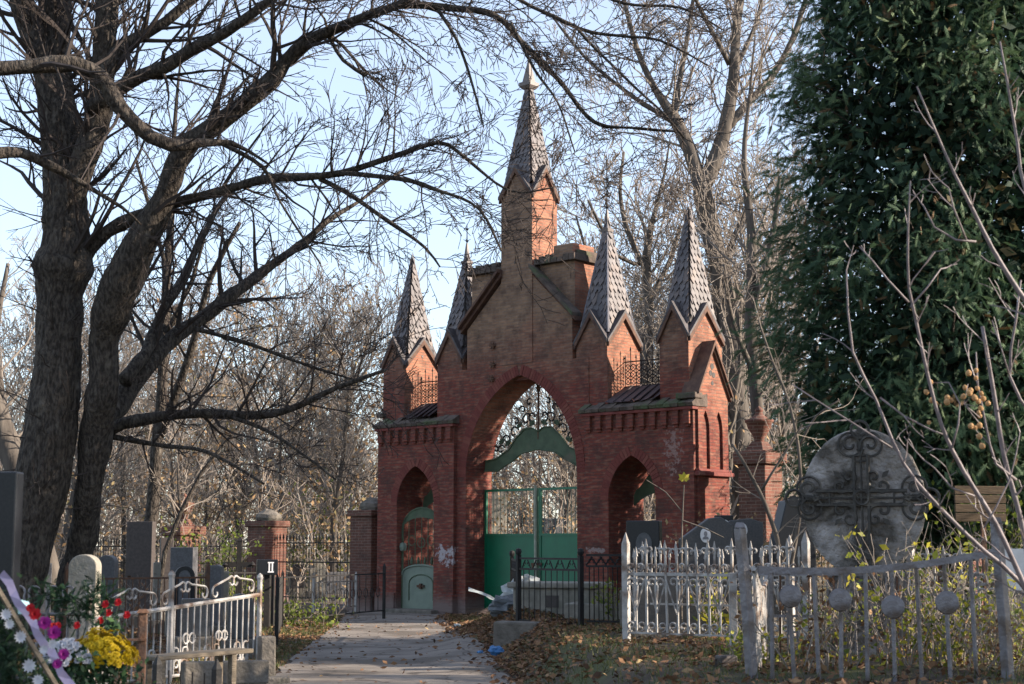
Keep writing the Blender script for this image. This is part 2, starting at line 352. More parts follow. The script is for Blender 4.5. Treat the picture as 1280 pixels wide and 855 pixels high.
for nm, c in (('petal_yellow', (.62,.42,.008)), ('petal_white', (.52,.53,.58)), ('petal_red', (.40,.008,.014)), ('petal_purple', (.27,.012,.20))):
    M[nm] = mat(nm, c, tuple(x * .75 for x in c), 30, .6, trans=.2)
M['text'] = mat('white_lettering', (.75, .75, .78), rough=.5)
M['tarp'] = mat('grey_sack', (.14,.155,.17), (.08,.09,.10), 5, .6, .6)
# ================================================================== ground and path
def grid_axis(lo, hi, dense_lo, dense_hi, d, coarse):
    a = list(np.arange(dense_lo, dense_hi + 1e-6, d)); x = dense_lo; s = d
    while x > lo: s *= coarse; x -= s; a.insert(0, x)
    x = dense_hi; s = d
    while x < hi: s *= coarse; x += s; a.append(x)
    return a
gx = grid_axis(-900, 900, -14, 12, .30, 1.25); gy = grid_axis(-60, 1500, 6, 50, .30, 1.2)
V = np.array([(x, y, gz(x, y)) for y in gy for x in gx]); nx = len(gx)
ii = np.arange(len(gy) - 1)[:, None] * nx + np.arange(nx - 1)[None, :]; ii = ii.ravel()
kind(nmesh('ground', V, np.stack([ii, ii + 1, ii + nx + 1, ii + nx], 1), M['soil'], smooth=True), 'structure')
py_ = np.arange(4, 60, .25); rows = []
for y in py_:
    c, h = path_c(y), path_h(y)
    l = c - h + .22 * noise.noise(Vector((y * .6, 3.1, 0))) + .10 * noise.noise(Vector((y * 2.6, 7.1, 0))) - .25
    r = c + h + .22 * noise.noise(Vector((y * .6, 9.4, 0))) + .10 * noise.noise(Vector((y * 2.9, 1.1, 0)))
    rows.append([(l + (r - l) * t, y, gz(l + (r - l) * t, y) + .012) for t in np.linspace(0, 1, 13)])
V = np.array(rows).reshape(-1, 3); nx = 13
ii = (np.arange(len(py_) - 1)[:, None] * nx + np.arange(nx - 1)[None, :]).ravel()
kind(nmesh('path', V, np.stack([ii, ii + 1, ii + nx + 1, ii + nx], 1), M['paving'], smooth=True), 'structure')

# ================================================================== the brick gateway
TH = math.radians(42); O = Vector((12 / F * 40, 40, 0))
U_ = Vector((math.cos(TH), -math.sin(TH), 0)); V_ = Vector((math.sin(TH), math.cos(TH), 0))
def G(u, v, z=0.0): return O + U_ * u + V_ * v + Vector((0, 0, z))
gate = thing('brick_gateway', 'tall red brick gothic cemetery gateway with five slate spires', 'gateway', O, -TH)
def pointed(c, w, zs, zt):
    h = zt - zs; Rr = (h * h + w * w / 4) / w
    return lambda u: zs + math.sqrt(max(0, Rr * Rr - (abs(u - c) + Rr - w / 2) ** 2))
def arch_wall(mb, u0, u1, z0, z1, v0, v1, c, w, zs, zt, n=14, mp=lambda u, v, z: (u, v, z)):
    f = pointed(c, w, zs, zt); a, b = c - w / 2, c + w / 2
    us = [c - w / 2 * math.cos(PI * i / (2 * n)) if i <= n else c + w / 2 * math.cos(PI * (2 * n - i) / (2 * n)) for i in range(2 * n + 1)]
    us = [a + (b - a) * (.5 - .5 * math.cos(PI * i / (2 * n))) for i in range(2 * n + 1)]
    q = lambda *p: mb.poly([mp(*x) for x in p])
    for v, s in ((v0, 1), (v1, -1)):
        def qq(p): q(*(p if s > 0 else p[::-1]))
        qq([(u0, v, z0), (a, v, z0), (a, v, zs), (u0, v, zs)]); qq([(u0, v, zs), (a, v, zs), (a, v, z1), (u0, v, z1)])
        qq([(b, v, z0), (u1, v, z0), (u1, v, zs), (b, v, zs)]); qq([(b, v, zs), (u1, v, zs), (u1, v, z1), (b, v, z1)])
        for i in range(2 * n): qq([(us[i], v, f(us[i])), (us[i + 1], v, f(us[i + 1])), (us[i + 1], v, z1), (us[i], v, z1)])
    for i in range(2 * n): q((us[i], v1, f(us[i])), (us[i + 1], v1, f(us[i + 1])), (us[i + 1], v0, f(us[i + 1])), (us[i], v0, f(us[i])))
    q((a, v0, z0), (a, v1, z0), (a, v1, zs), (a, v0, zs)); q((b, v1, z0), (b, v0, z0), (b, v0, zs), (b, v1, zs))
    q((u0, v1, z0), (u0, v0, z0), (u0, v0, z1), (u0, v1, z1)); q((u1, v0, z0), (u1, v1, z0), (u1, v1, z1), (u1, v0, z1))
    q((u0, v0, z1), (u1, v0, z1), (u1, v1, z1), (u0, v1, z1))
def voussoirs(name, c, w, zs, zt, v0, depth, n, mp=lambda u, v, z: (u, v, z)):
    mb = MB(); f = pointed(c, w, zs, zt); h = zt - zs; Rr = (h * h + w * w / 4) / w
    amax = math.acos((Rr - w / 2) / Rr)
    for s in (-1, 1):
        cx = c - s * (w / 2 - Rr) * -1 if False else c + s * (w / 2 - Rr)
        for i in range(n):
            a0, a1 = amax * (i + .06) / n, amax * (i + .94) / n
            pts = [(cx + s * (Rr + d) * math.cos(a), zs + (Rr + d) * math.sin(a)) for a, d in ((a0, .002), (a1, .002), (a1, depth), (a0, depth))]
            mb.tone = R.random() * .9 + .05
            n0 = len(mb.v); pr = R.uniform(.006, .016)
            mb.v += [mp(x, v0 - pr, z) for x, z in pts] + [mp(x, v0 + .05, z) for x, z in pts]
            mb.face((n0, n0 + 1, n0 + 2, n0 + 3))
            for k in range(4): mb.face((n0 + k, n0 + 4 + k, n0 + 4 + (k + 1) % 4, n0 + (k + 1) % 4))
    return kind(mb.build(name, M['voussoir'], gate), 'stuff')
AC, AW, AZS, AZT = -.07, 3.80, 3.45, 6.02          # main arch
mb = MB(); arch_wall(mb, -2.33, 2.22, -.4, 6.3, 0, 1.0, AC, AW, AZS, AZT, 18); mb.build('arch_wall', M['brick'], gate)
voussoirs('arch_ring', AC, AW, AZS, AZT, 0, .27, 40)
for wc, u0, u1 in ((-3.74, -5.22, -2.30), (3.62, 2.19, 5.44)):
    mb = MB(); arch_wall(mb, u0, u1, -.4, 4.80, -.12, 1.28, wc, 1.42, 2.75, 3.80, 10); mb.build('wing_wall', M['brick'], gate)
    voussoirs('wicket_arch_ring', wc, 1.42, 2.75, 3.80, -.12, .24, 15)
    # the plinth is cut by the wicket, so two pieces
    for a, b in ((u0 - .03, wc - .74), (wc + .74, u1 + .03)):
        mb = MB(); mb.box(a, b, -.18, .3, -.4, .40); mb.build('plinth', M['brick'], gate, bevel=.03)
    mb = MB(); mb.box(u0 - .06, u1 + .06, -.22, .2, 4.80, 4.875); mb.build('cornice', M['redtrim'], gate, bevel=.015)
    mb = MB(); n = 16
    for i in range(n):                              # worn coping stones, one strip of uneven blocks
        a = u0 - .10 + (u1 - u0 + .2) * i / n; b = u0 - .10 + (u1 - u0 + .2) * (i + 1) / n - .012
        dz = R.uniform(-.03, .05); mb.prism([(-.27 + R.uniform(0, .04), 4.88), (.35, 4.88), (.35, 5.16 + dz), (.02, 5.12 + dz), (-.27, 4.96)], 0, 1)
        k = len(mb.v) - 10
        mb.v[k:] = [(a if y == 0 else b, x, z) for x, y, z in mb.v[k:]]
    mb.build('coping', M['coping'], gate)
    nd = 9 if u0 < 0 else 10
    base = None
    for i in range(nd):
        cu = u0 + .14 + (u1 - u0 - .28) * i / (nd - 1)
        if base is None:
            mb = MB(); mb.prism([(-.085, 4.47), (.085, 4.47), (.085, 4.80), (-.085, 4.80)], -.205, -.10)
            mb.prism([(-.06, 4.40), (.06, 4.40), (.06, 4.47), (-.06, 4.47)], -.17, -.10)
            base = mb.build('corbel', M['brick'], gate, bevel=.008); base.location = (cu, 0, 0)
        else: inst(base, gate, (cu, R.uniform(-.01, .01), 0))
# roofs of the wings
for s in (-1, 1):
    a, b = (2.81, 4.37) if s > 0 else (-4.37, -3.07)
    mb = MB(); n = 6
    for i in range(n):
        x0, x1 = a + (b - a) * i / n, a + (b - a) * (i + 1) / n
        j = .05 * R.uniform(-1, 1)
        mb.poly([(x0, -.1, 5.10 + j), (x1, -.1, 5.12 - j), (x1, .7, 5.56), (x0, .7, 5.56)])
        mb.poly([(x0, .7, 5.56), (x1, .7, 5.56), (x1, 1.35, 5.0), (x0, 1.35, 5.0)])
        if i: mb.tube([(x0, -.1, 5.13), (x0, .7, 5.58)], .018, 5)
    mb.build('wing_roof', M['roofmetal'], gate)
    lat = MB(); z0, z1 = 5.50, 6.38
    for z in (z0 + .06, z1 - .20): lat.tube([(a, .7, z), (b, .7, z)], .016, 4)
    nb = 9
    for i in range(nb + 1):
        x = a + .02 + (b - a - .04) * i / nb; t = z1 + (.08 if i % 2 else -.12)
        lat.tube([(x, .7, z0), (x, .7, t)], [.013, .013], 4); lat.frustum(x, .7, t, t + .10, .028, .01, .002, .002)
    lt = lat.build('iron_lattice', M['black'], gate)
    ring = None
    for i in range(nb):
        x = a + .02 + (b - a - .04) * (i + .5) / nb
        for j, z in enumerate((z0 + .19, z0 + .36, z0 + .53)):
            if ring is None:
                mb = MB(); mb.tube([(.078 * math.cos(t * PI / 6), 0, .078 * math.sin(t * PI / 6)) for t in range(13)], .011, 4, False)
                mb.tube([(-.05, 0, -.05), (.05, 0, .05)], .008, 4); mb.tube([(-.05, 0, .05), (.05, 0, -.05)], .008, 4)
                ring = mb.build('lattice_ring', M['black'], lt); ring.location = (x, .7, z)
            else: inst(ring, lt, (x, .7 + R.uniform(-.01, .01), z))
# ---- turrets with gabled heads and slate spires
def spire(u0, u1, v0, v1, ze, zt, gh, hips=False, tipkind='slate', slw=.158):
    cu, cv = (u0 + u1) / 2, (v0 + v1) / 2; T = Vector((cu, cv, zt)); fl = 0.0; ins = .88; hu, hv = (u1 - u0) / 2, (v1 - v0) / 2
    foot = [Vector((cu + a * hu, cv + b * hv, ze)) for a, b in ((-1, -1), (1, -1), (1, 1), (-1, 1))]
    hs = min(hu, hv) * ins; hu2, hv2 = hs + (hu * ins - hs) * .75, hs + (hv * ins - hs) * .75
    base = [Vector((cu + a * hu2, cv + b * hv2, ze + .22)) for a, b in ((-1, -1), (1, -1), (1, 1), (-1, 1))]
    mb = MB(); T2 = T - Vector((0, 0, .05))
    n = len(mb.v); mb.v += [tuple(b) for b in base] + [tuple(T2)]
    for i in range(4): mb.face((n + i, n + (i + 1) % 4, n + 4))
    core = mb.build('spire', M['core'], gate)
    sl = MB(); cc = Vector((cu, cv, 0))
    for i in range(4):
        A, B = base[i], base[(i + 1) % 4]; mid = (A + B) / 2; up = T - mid; H = up.length; upn = up.normalized()
        ax = (B - A).normalized(); W = (B - A).length; nrm = ax.cross(upn).normalized()
        if nrm.dot(mid - Vector((cu, cv, mid.z))) < 0: nrm = -nrm
        rows = int(H / (slw * 1.08))
        for r in range(rows):
            s = r / rows * H; w = W * (1 - s / H); k = max(1, round(w / slw)); off = .5 if r % 2 else 0
            zrow = mid.z + upn.z * s
            for j in range(-1, k + 1):
                x0, x1 = (j + off) / k - .5, (j + 1 + off) / k - .5
                x0, x1 = max(-.5, x0) * w, min(.5, x1) * w
                if x1 - x0 < .03: continue
                xc = (x0 + x1) / 2
                h = slw * 1.8; tip = slw * .72; wob = R.uniform(-.018, .018)
                def P(x, yy, o): return mid + ax * min(max(x, -W / 2 * (1 - max(yy, 0) / H)), W / 2 * (1 - max(yy, 0) / H)) + upn * yy + nrm * o
                tn = R.random()
                if R.random() < .035: continue
                sl.tone = .05 + .72 * tn if R.random() < .85 else .95
                g = .004; lo = .036 + R.uniform(0, .02)
                p = [P(x0 + g, s + tip * .0 + wob, lo), P(xc + wob, s - tip + wob, lo + .004), P(x1 - g, s + wob, lo), P(x1 - g, s + h, .006), P(x0 + g, s + h, .006)]
                nn = len(sl.v); q = [x - nrm * .022 for x in p[:3]]
                sl.v += [tuple(x) for x in p + q]
                sl.face((nn, nn + 1, nn + 2, nn + 3, nn + 4)); sl.face((nn + 5, nn + 6, nn + 1, nn)); sl.face((nn + 6, nn + 7, nn + 2, nn + 1))
    kind(sl.build('slates', M['slate'], core), 'stuff')
    if hips:
        for b in base:
            mb = MB(); mb.tube([tuple(b + (b - T).normalized() * .12), tuple(T)], [.045, .028], 6); mb.build('hip_ridge', M['lead'], core)
    # four gables
    for i in range(4):
        A, B = foot[i], foot[(i + 1) % 4]; mid = (A + B) / 2; ax = (B - A).normalized(); W = (B - A).length
        out = (mid - Vector((cu, cv, ze))); out.z = 0; dep = out.length; out.normalize()
        pk = mid + Vector((0, 0, gh)) - out * fl; a = mid - ax * W / 2 - out * fl; b = mid + ax * W / 2 - out * fl
        back = -out * (dep * .95)
        mb = MB(); f0 = out * .004
        mb.poly([a + f0, b + f0, pk + f0]); mb.poly([a + f0, a - out * .3, b - out * .3, b + f0])
        gbl = mb.build('gable', M['brick'], gate)
        for (e, sgn) in ((a, -1), (b, 1)):
            mb = MB(); o1 = out * .075; e2 = e + ax * sgn * .05 - Vector((0, 0, .10)); dn = Vector((0, 0, -.06)); upv = Vector((0, 0, .02))
            pts = [e2 + o1 + dn, pk + o1 + dn, pk + o1 + upv, e2 + o1 + upv]
            bk = [e2 - out * .03 + dn, pk + back + dn, pk + back + upv, e2 - out * .03 + upv]
            n = len(mb.v); mb.v += [tuple(x) for x in pts + bk]
            for q in ((0, 1, 2, 3), (3, 2, 6, 7), (4, 7, 6, 5), (0, 4, 5, 1), (0, 3, 7, 4)): mb.face(tuple(n + x for x in q))
            mb.build('gable_roof', M['roofdark'], gbl)
            mb = MB(); o2 = out * .075; dn2 = Vector((0, 0, -.20))
            e3 = e + ax * sgn * .02 - Vector((0, 0, .06))
            pts = [e3 + dn2, pk + dn2, pk + dn, e3 + dn]; n = len(mb.v)
            mb.v += [tuple(x + o2) for x in pts] + [tuple(x) for x in pts]
            for q in ((0, 1, 2, 3), (0, 4, 5, 1), (0, 3, 7, 4)): mb.face(tuple(n + x for x in q))
            mb.build('gable_moulding', M['darktrim'], gbl)
    return core, T
def turret(u0, u1, v0, v1, z0, ze):
    mb = MB(); mb.box(u0, u1, v0, v1, z0, ze); o = mb.build('turret', M['brick'], gate)
    return o
for u0, u1, v0, v1, ze, zt, gh, hp in ((-5.22, -4.37, .05, 1.42, 6.76, 9.86, .68, False), (4.37, 5.22, .05, 1.42, 6.70, 9.90, .72, False),
                                       (-3.06, -2.14, .02, 1.33, 6.76, 9.74, .70, False), (1.82, 2.80, .02, 1.33, 6.78, 9.96, .70, True)):
    turret(u0, u1, v0, v1, 4.3, ze)
    core, T = spire(u0, u1, v0, v1, ze, zt, gh, hp)
    if abs(u0) < 4:
        mb = MB(); mb.frustum(T.x, T.y, T.z - .42, T.z - .34, .11, .11, .12, .12); mb.frustum(T.x, T.y, T.z - .34, T.z + .16, .07, .07, .02, .02)
        mb.build('spire_cap', M['zinc'], core)
        mb = MB(); h = 1.6 if u0 > 0 else .7
        mb.tube([(T.x, T.y, T.z), (T.x, T.y, T.z + h)], [.022, .01], 5)
        for zz in (.22, .55, .95):
            if zz < h: 
                mb.lathe(T.x, T.y, [(.0, T.z + zz - .05), (.05, T.z + zz), (.0, T.z + zz + .05)], 6)
                for k in range(4):
                    an = k * PI / 2 + .4; mb.tube([(T.x, T.y, T.z + zz), (T.x + .11 * math.cos(an), T.y + .11 * math.sin(an), T.z + zz + .05)], [.012, .006], 4)
        mb.build('finial', M['black'], core)
# central block, shaft and spire
mb = MB(); mb.box(-1.90, 1.68, .14, .98, 5.9, 8.82); mb.build('upper_block', M['brick'], gate)
mb = MB(); mb.prism([(-1.94, 6.0), (1.70, 6.0), (1.70, 7.35), (.0, 8.93), (-.24, 8.93), (-1.94, 7.35)], .005, .5); mb.build('gable_wall', M['brick'], gate)
for s, x0, x1 in ((-1, -2.10, -.66), (1, 1.86, .42)):
    for nm, w, d, m in (('rake_coping', .10, .22, 'darktrim' if s < 0 else 'coping'), ('rake_moulding', .11, .10, 'darktrim')):
        zf, zp = 7.34, 8.72; o = .02 if nm == 'rake_coping' else -.09
        mb = MB(); pts = [(x0, zf + o), (x1, zp + o), (x1, zp + o + w), (x0, zf + o + w)]
        mb.prism(pts if s < 0 else pts[::-1], -d, .2); mb.build(nm, M[m], gate, bevel=.01)
for a, b in ((-2.02, -.68), (.44, 1.80)):
    mb = MB(); n = 7
    for i in range(n):
        x0, x1 = a + (b - a) * i / n, a + (b - a) * (i + 1) / n - .01; dz = R.uniform(-.03, .06)
        mb.box(x0, x1, -.02, 1.12, 8.825, 8.95 + dz)
        mb.box(x0 + .02, x1 - .02, .10 + R.uniform(0, .1), .95, 8.95 + dz, 9.04 + dz + R.uniform(0, .05))
    mb.build('broken_coping', M['coping'], gate, bevel=.012)
mb = MB(); mb.box(1.0, 1.66, .1, .96, 8.95, 9.28); mb.build('brick_stub', M['brick'], gate, bevel=.03)
mb = MB(); mb.box(-.70, .38, -.014, .985, 6.31, 10.90); mb.build('shaft', M['brick'], gate)
core, T = spire(-.70, .38, -.014, .985, 10.86, 14.15, .70, slw=.15)
mb = MB(); mb.frustum(T.x, T.y, 13.72, 13.80, .13, .13, .19, .19); mb.frustum(T.x, T.y, 13.80, 13.90, .19, .19, .19, .19); mb.frustum(T.x, T.y, 13.90, 14.56, .13, .13, .012, .012)
mb.build('spire_cap', M['zinc'], core)
# small iron rosettes and lamp bracket above the arch
for u, z in ((-.98, 6.85), (-.98, 6.35), (-1.02, 5.98)):
    mb = MB(); mb.lathe(0, 0, [(.07, 0), (.075, .02), (.045, .06), (.0, .07)], 8)
    for k in range(6):
        a = k * PI / 3; mb.tube([(0, 0, .04), (.10 * math.cos(a), .10 * math.sin(a), .06)], [.03, .015], 5)
    o = mb.build('rosette', M['rust'], gate); o.location = (u, 0, z); o.rotation_euler = (PI / 2, 0, 0)
# ---- side bay on the right flank with blind lancets and gablet
sw = lambda u, v, z: (v, u, z)                     # arch_wall along v
mb = MB(); mb.box(5.2, 5.50, -.02, 1.24, -.4, 3.26); mb.build('side_bay', M['brick'], gate, bevel=.015)
mb = MB(); mb.box(5.18, 5.60, -.10, 1.32, 3.265, 3.36); mb.box(5.18, 5.55, -.06, 1.28, 3.36, 3.43); mb.build('bay_sill', M['redtrim'], gate, bevel=.015)
mb = MB(); mb.box(5.2, 5.38, .0, 1.22, 3.43, 5.05); mb.build('bay_back', M['redtrim'], gate)
for c0, c1, c in ((.0, .57, .30), (.573, 1.22, .84)):
    mb = MB(); arch_wall(mb, c0, c1, 3.432, 5.06, 5.36, 5.50, c, .30, 4.35, 4.80, 6, mp=lambda u, v, z: (v, u, z)); mb.build('lancet_panel', M['brick'], gate)
mb = MB(); n = len(mb.v)
pr = [(-.02, 5.06), (1.24, 5.06), (1.24, 5.30), (.61, 6.30), (-.02, 5.30)]
mb.v += [(5.49, v, z) for v, z in pr] + [(5.2, v, z) for v, z in pr]
mb.face((0, 1, 2, 3, 4))
for k in range(5): mb.face((k, 5 + k, 5 + (k + 1) % 5, (k + 1) % 5))
mb.build('gablet', M['brick'], gate)
for s in (-1, 1):
    e = (.61 + s * .70, 5.16); p = (.61, 6.36); mb = MB()
    for off, d, w in ((0, .62, .07), (-.10, .57, .07)):
        n = len(mb.v); q = [(e[0], e[1] + off), (p[0], p[1] + off), (p[0], p[1] + off + w + .05), (e[0], e[1] + off + w)]
        mb.v += [(4.98 + d, v, z) for v, z in q] + [(5.1, v, z) for v, z in q]
        for f in ((0, 1, 2, 3), (0, 4, 5, 1), (3, 2, 6, 7), (0, 3, 7, 4)): mb.face(tuple(n + k for k in f))
    mb.build('gablet_rake', M['darktrim'], gate)
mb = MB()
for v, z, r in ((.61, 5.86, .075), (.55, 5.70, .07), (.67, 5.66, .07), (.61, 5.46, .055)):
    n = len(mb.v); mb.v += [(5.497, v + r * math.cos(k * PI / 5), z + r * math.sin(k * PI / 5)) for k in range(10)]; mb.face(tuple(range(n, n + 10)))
mb.build('trefoil_dark_patch', M['core'], gate)  # flat dark discs painted on for the shade inside pierced holes
mb = MB(); mb.box(5.0, 5.56, -.20, .12, 5.06, 5.20); mb.build('corner_cap', M['coping'], gate, bevel=.02)
mb = MB(); mb.box(-5.36, -5.1, -.08, .5, 5.2, 5.32); mb.build('corner_cap', M['coping'], gate, bevel=.02)
# ---- main steel gate
sg = thing('steel_gate', 'bright green sheet steel double gate with barred top in main arch', 'gate', G(0, .74, -.02), -TH)
bar = None
for a, b in ((-1.96, -.10), (-.04, 1.82)):
    mb = MB(); mb.box(a, b, 0, .03, .08, 1.96)
    pnl = mb.build('sheet_panel', M['green'], sg, bevel=.008)
    mb = MB(); mb.box(a, a + .06, -.02, .05, .05, 3.16); mb.box(b - .06, b, -.02, .05, .05, 3.16); mb.box(a + .06, b - .06, -.02, .05, 3.10, 3.16); mb.box(a + .06, b - .06, -.022, .052, 1.93, 1.99); mb.box(a + .06, b - .06, -.02, -.005, .60, .63)
    fr = mb.build('leaf_frame', M['green'], sg)
    n = 14
    for i in range(1, n):
        x = a + .03 + (b - a - .06) * i / n
        if bar is None:
            mb = MB(); mb.tube([(0, .015, 1.98), (0, .015, 3.12)], .010, 5); bar = mb.build('bar', M['palegreen'], sg); bar.location = (x, 0, 0)
        else: inst(bar, sg, (x, 0, 0))
mb = MB(); mb.tube([(-.13, -.06, .05), (-.13, -.06, 3.22)], .038, 8); mb.build('locking_pole', M['poleg'], sg)
mb = MB(); mb.box(-.30, .06, -.05, -.02, 1.18, 1.24); mb.box(-.24, -.16, -.09, -.02, 1.10, 1.2); mb.build('bolt', M['rust'], sg)
# ---- overthrow board with iron scrolls
ov = thing('arch_overthrow', 'weathered green ogee board with iron scrolls filling the main arch head', 'arch ornament', G(0, .74, 0), -TH)
bot = [(-1.97, 3.63), (-1.5, 3.62), (-1.1, 3.80), (-.6, 4.06), (-.07, 4.14), (.46, 4.06), (.96, 3.80), (1.36, 3.62), (1.83, 3.63)]
top = [(1.83, 3.90), (1.45, 3.93), (1.0, 4.14), (.62, 4.52), (.38, 4.70), (.12, 4.70), (-.07, 4.60), (-.26, 4.70), (-.52, 4.70), (-.76, 4.52), (-1.14, 4.14), (-1.59, 3.93), (-1.97, 3.90)]
mb = MB()
bs = bot; ts = top[::-1]
def interp(L_, x):
    for (x0, z0), (x1, z1) in zip(L_, L_[1:]):
        if x0 <= x <= x1: t = (x - x0) / (x1 - x0); return z0 + (z1 - z0) * (t * t * (3 - 2 * t) * .5 + t * .5)
    return L_[-1][1]
xs = np.linspace(-1.96, 1.82, 60)
for x0, x1 in zip(xs, xs[1:]):
    b0, b1, t0, t1 = interp(bs, x0), interp(bs, x1), interp(ts, x0), interp(ts, x1)
    n = len(mb.v); mb.v += [(x0, -.02, b0), (x1, -.02, b1), (x1, -.02, t1), (x0, -.02, t0), (x0, .03, b0), (x1, .03, b1), (x1, .03, t1), (x0, .03, t0)]
    for q in ((0, 1, 2, 3), (7, 6, 5, 4), (0, 4, 5, 1), (3, 2, 6, 7)): mb.face(tuple(n + k for k in q))
mb.build('board', M['oldgreen'], ov)
for L_ in (bs, ts):
    mb = MB(); mb.tube([(x, -.03, interp(L_, x)) for x in xs], .022, 6); mb.build('edge_bead', M['oldgreen'], ov)
mb = MB(); mb.tube([(-.07, 0, 4.4), (-.07, 0, 5.72)], .03, 6); 
for k in range(6):
    a = k * PI / 3; mb.tube([(-.07, 0, 5.75), (-.07 + .13 * math.cos(a), 0, 5.75 + .13 * math.sin(a))], [.04, .012], 5)
mb.build('centre_rod', M['rust'], ov)
for s in (-1, 1):
    for x, z, r, a0, tn in ((.20, 5.0, .15, -1.2, 4.8), (.42, 4.93, .18, 2.6, -5.2), (.55, 5.20, .12, 0, 5), (.85, 4.62, .17, 2.8, -5.2), (.78, 4.90, .10, 1, 5), (1.10, 4.42, .15, .5, 5), (1.32, 4.18, .14, 2.8, -5.2), (1.50, 4.20, .10, 1.0, 5), (.32, 5.38, .10, 2, -5)):
        x = -.07 + s * x; a = a0 if s > 0 else PI - a0
        if z + r > pointed(AC, AW, AZS, AZT)(x) - .02: z = pointed(AC, AW, AZS, AZT)(x) - r - .03
        mb = MB(); mb.tube(spiral(x, z, r, r * .28, a, a + s * tn, 16), .024, 5); mb.build('scroll', M['black'], ov)
    for x, z in ((.62, 4.75), (1.02, 4.30), (.18, 4.78), (1.25, 4.35)):
        x = -.07 + s * x; mb = MB()
        for k in range(5):
            a = PI / 2 - s * .5 + (k - 2) * .5; mb.tube([(x, -.01, z), (x + .08 * math.cos(a), -.02, z + .08 * math.sin(a)), (x + .15 * math.cos(a + .2), 0, z + .15 * math.sin(a + .2))], [.012, .04, .006], 5)
        mb.build('iron_leaf', M['oldgreen'], ov)
# ---- wicket gates
def wicket(label, c, rz, full=True):
    w = thing('wicket_gate', label, 'gate', G(c, .18, -.05), -TH + rz)
    hw = .665; pz = 1.18
    if full:
        mb = MB(); n = 16; out = [(-hw, .02), (hw, .02), (hw, .92)] + [(hw * math.cos(PI * k / n), .92 + (pz - .92) * math.sin(PI * k / n) ** .8) for k in range(1, n)] + [(-hw, .92)]
        mb.prism(out, -.012, .012); p = mb.build('lower_panel', M['palegreen'], w)
        mb = MB(); mb.tube([(hw * .98 * math.cos(PI * k / n), -.02, .93 + (pz - .92) * abs(math.sin(PI * k / n)) ** .8) for k in range(n + 1)], .03, 6); mb.build('panel_rim', M['palegreen'], p)
        mb = MB(); mb.tube([(-hw * .62, -.02, .25)] + [(hw * .62 * -math.cos(PI * k / 10), -.02, .70 + .24 * math.sin(PI * k / 10)) for k in range(11)] + [(hw * .62, -.02, .25)], .016, 5); mb.build('panel_moulding', M['oldgreen'], p)
        mb = MB(); mb.box(-.12, .12, -.06, -.01, .60, .66); mb.box(-.02, .05, -.09, -.01, .56, .70); mb.build('latch', M['rust'], w)
    mb = MB(); mb.tube([(-hw, 0, .02), (-hw, 0, 2.15)] + [(-hw * math.cos(PI * k / 12), 0, 2.15 + .58 * math.sin(PI * k / 12)) for k in range(1, 12)] + [(hw, 0, 2.15), (hw, 0, .02)], .03, 6)
    mb.build('arched_frame', M['oldgreen'], w)
    mb = MB(); n0 = 12                           # solid crescent under the top of the frame
    up = [(-hw * math.cos(PI * k / n0), 2.15 + .58 * math.sin(PI * k / n0)) for k in range(n0 + 1)]; dn = [(x, 2.15 + (z - 2.15) * .55) for x, z in up]
    for k in range(n0): mb.poly([(dn[k][0], -.01, dn[k][1]), (dn[k + 1][0], -.01, dn[k + 1][1]), (up[k + 1][0], -.01, up[k + 1][1]), (up[k][0], -.01, up[k][1])])
    mb.build('head_plate', M['oldgreen'], w)
    for i in range(1, 6):
        x = -hw + 2 * hw * i / 6; zt = 2.15 + .58 * math.sqrt(max(0, 1 - (x / hw) ** 2))
        mb = MB(); mb.tube([(x, 0, .9 if full else .1), (x, 0, zt)], .013, 5); mb.build('bar', M['oldgreen'], w)
    for x in (-.33, 0, .33):
        mb = MB(); mb.tube(spiral(x, 1.85 - .06 * (x == 0), .13, .13, 0, 2 * PI, 14, -.015), .014, 5); mb.build('ring', M['oldgreen'], w)
    for x in (-.34, -.11, .12, .35):
        mb = MB(); mb.lathe(x, 0, [(.01, 1.18), (.04, 1.24), (.045, 1.30), (.012, 1.42)], 6); mb.build('bud', M['oldgreen'], w)
    return w
w1 = wicket('faded green iron wicket gate with arched panel in left side doorway', -3.78, 0.12)
mb = MB(); mb.lathe(-.60, -.06, [(0, 1.55), (.08, 1.58), (.10, 1.68), (.08, 1.78), (0, 1.80)], 8); mb.build('lamp_knob', M['palegreen'], w1)
for c, lb in ((-3.74, 'small green scrolled board inside the left wicket arch'), (3.62, 'small green scrolled board inside the right wicket arch')):
    o = thing('arch_overthrow', lb, 'arch ornament', G(c, .86, 0), -TH)
    mb = MB(); f = pointed(0, 1.40, 2.75, 3.78); xx = np.linspace(-.69, .69, 20)
    for x0, x1 in zip(xx, xx[1:]):
        lo = lambda x: 2.62 + .30 * math.cos(x / .69 * PI / 2); hi = lambda x: min(3.25 + .25 * math.cos(x / .69 * PI), f(x) - .03)
        mb.poly([(x0, 0, lo(x0)), (x1, 0, lo(x1)), (x1, 0, hi(x1)), (x0, 0, hi(x0))])
    mb.build('board', M['oldgreen'], o)
    for s in (-1, 1):
        mb = MB(); mb.tube(spiral(s * .2, 3.40, .09, .03, 0, 5, 12), .014, 5); mb.build('scroll', M['lead'], o)
# threshold step at the wicket
kb = MB(); kb.box(-.95, .95, -.45, .25, -.3, -.02); o = kb.build('doorstep', M['concrete'], bevel=.03); o.location = G(-3.74, 0, 0); o.rotation_euler = (0, 0, -TH)
tag(o, 'worn concrete doorstep at the foot of the left wicket', 'step')
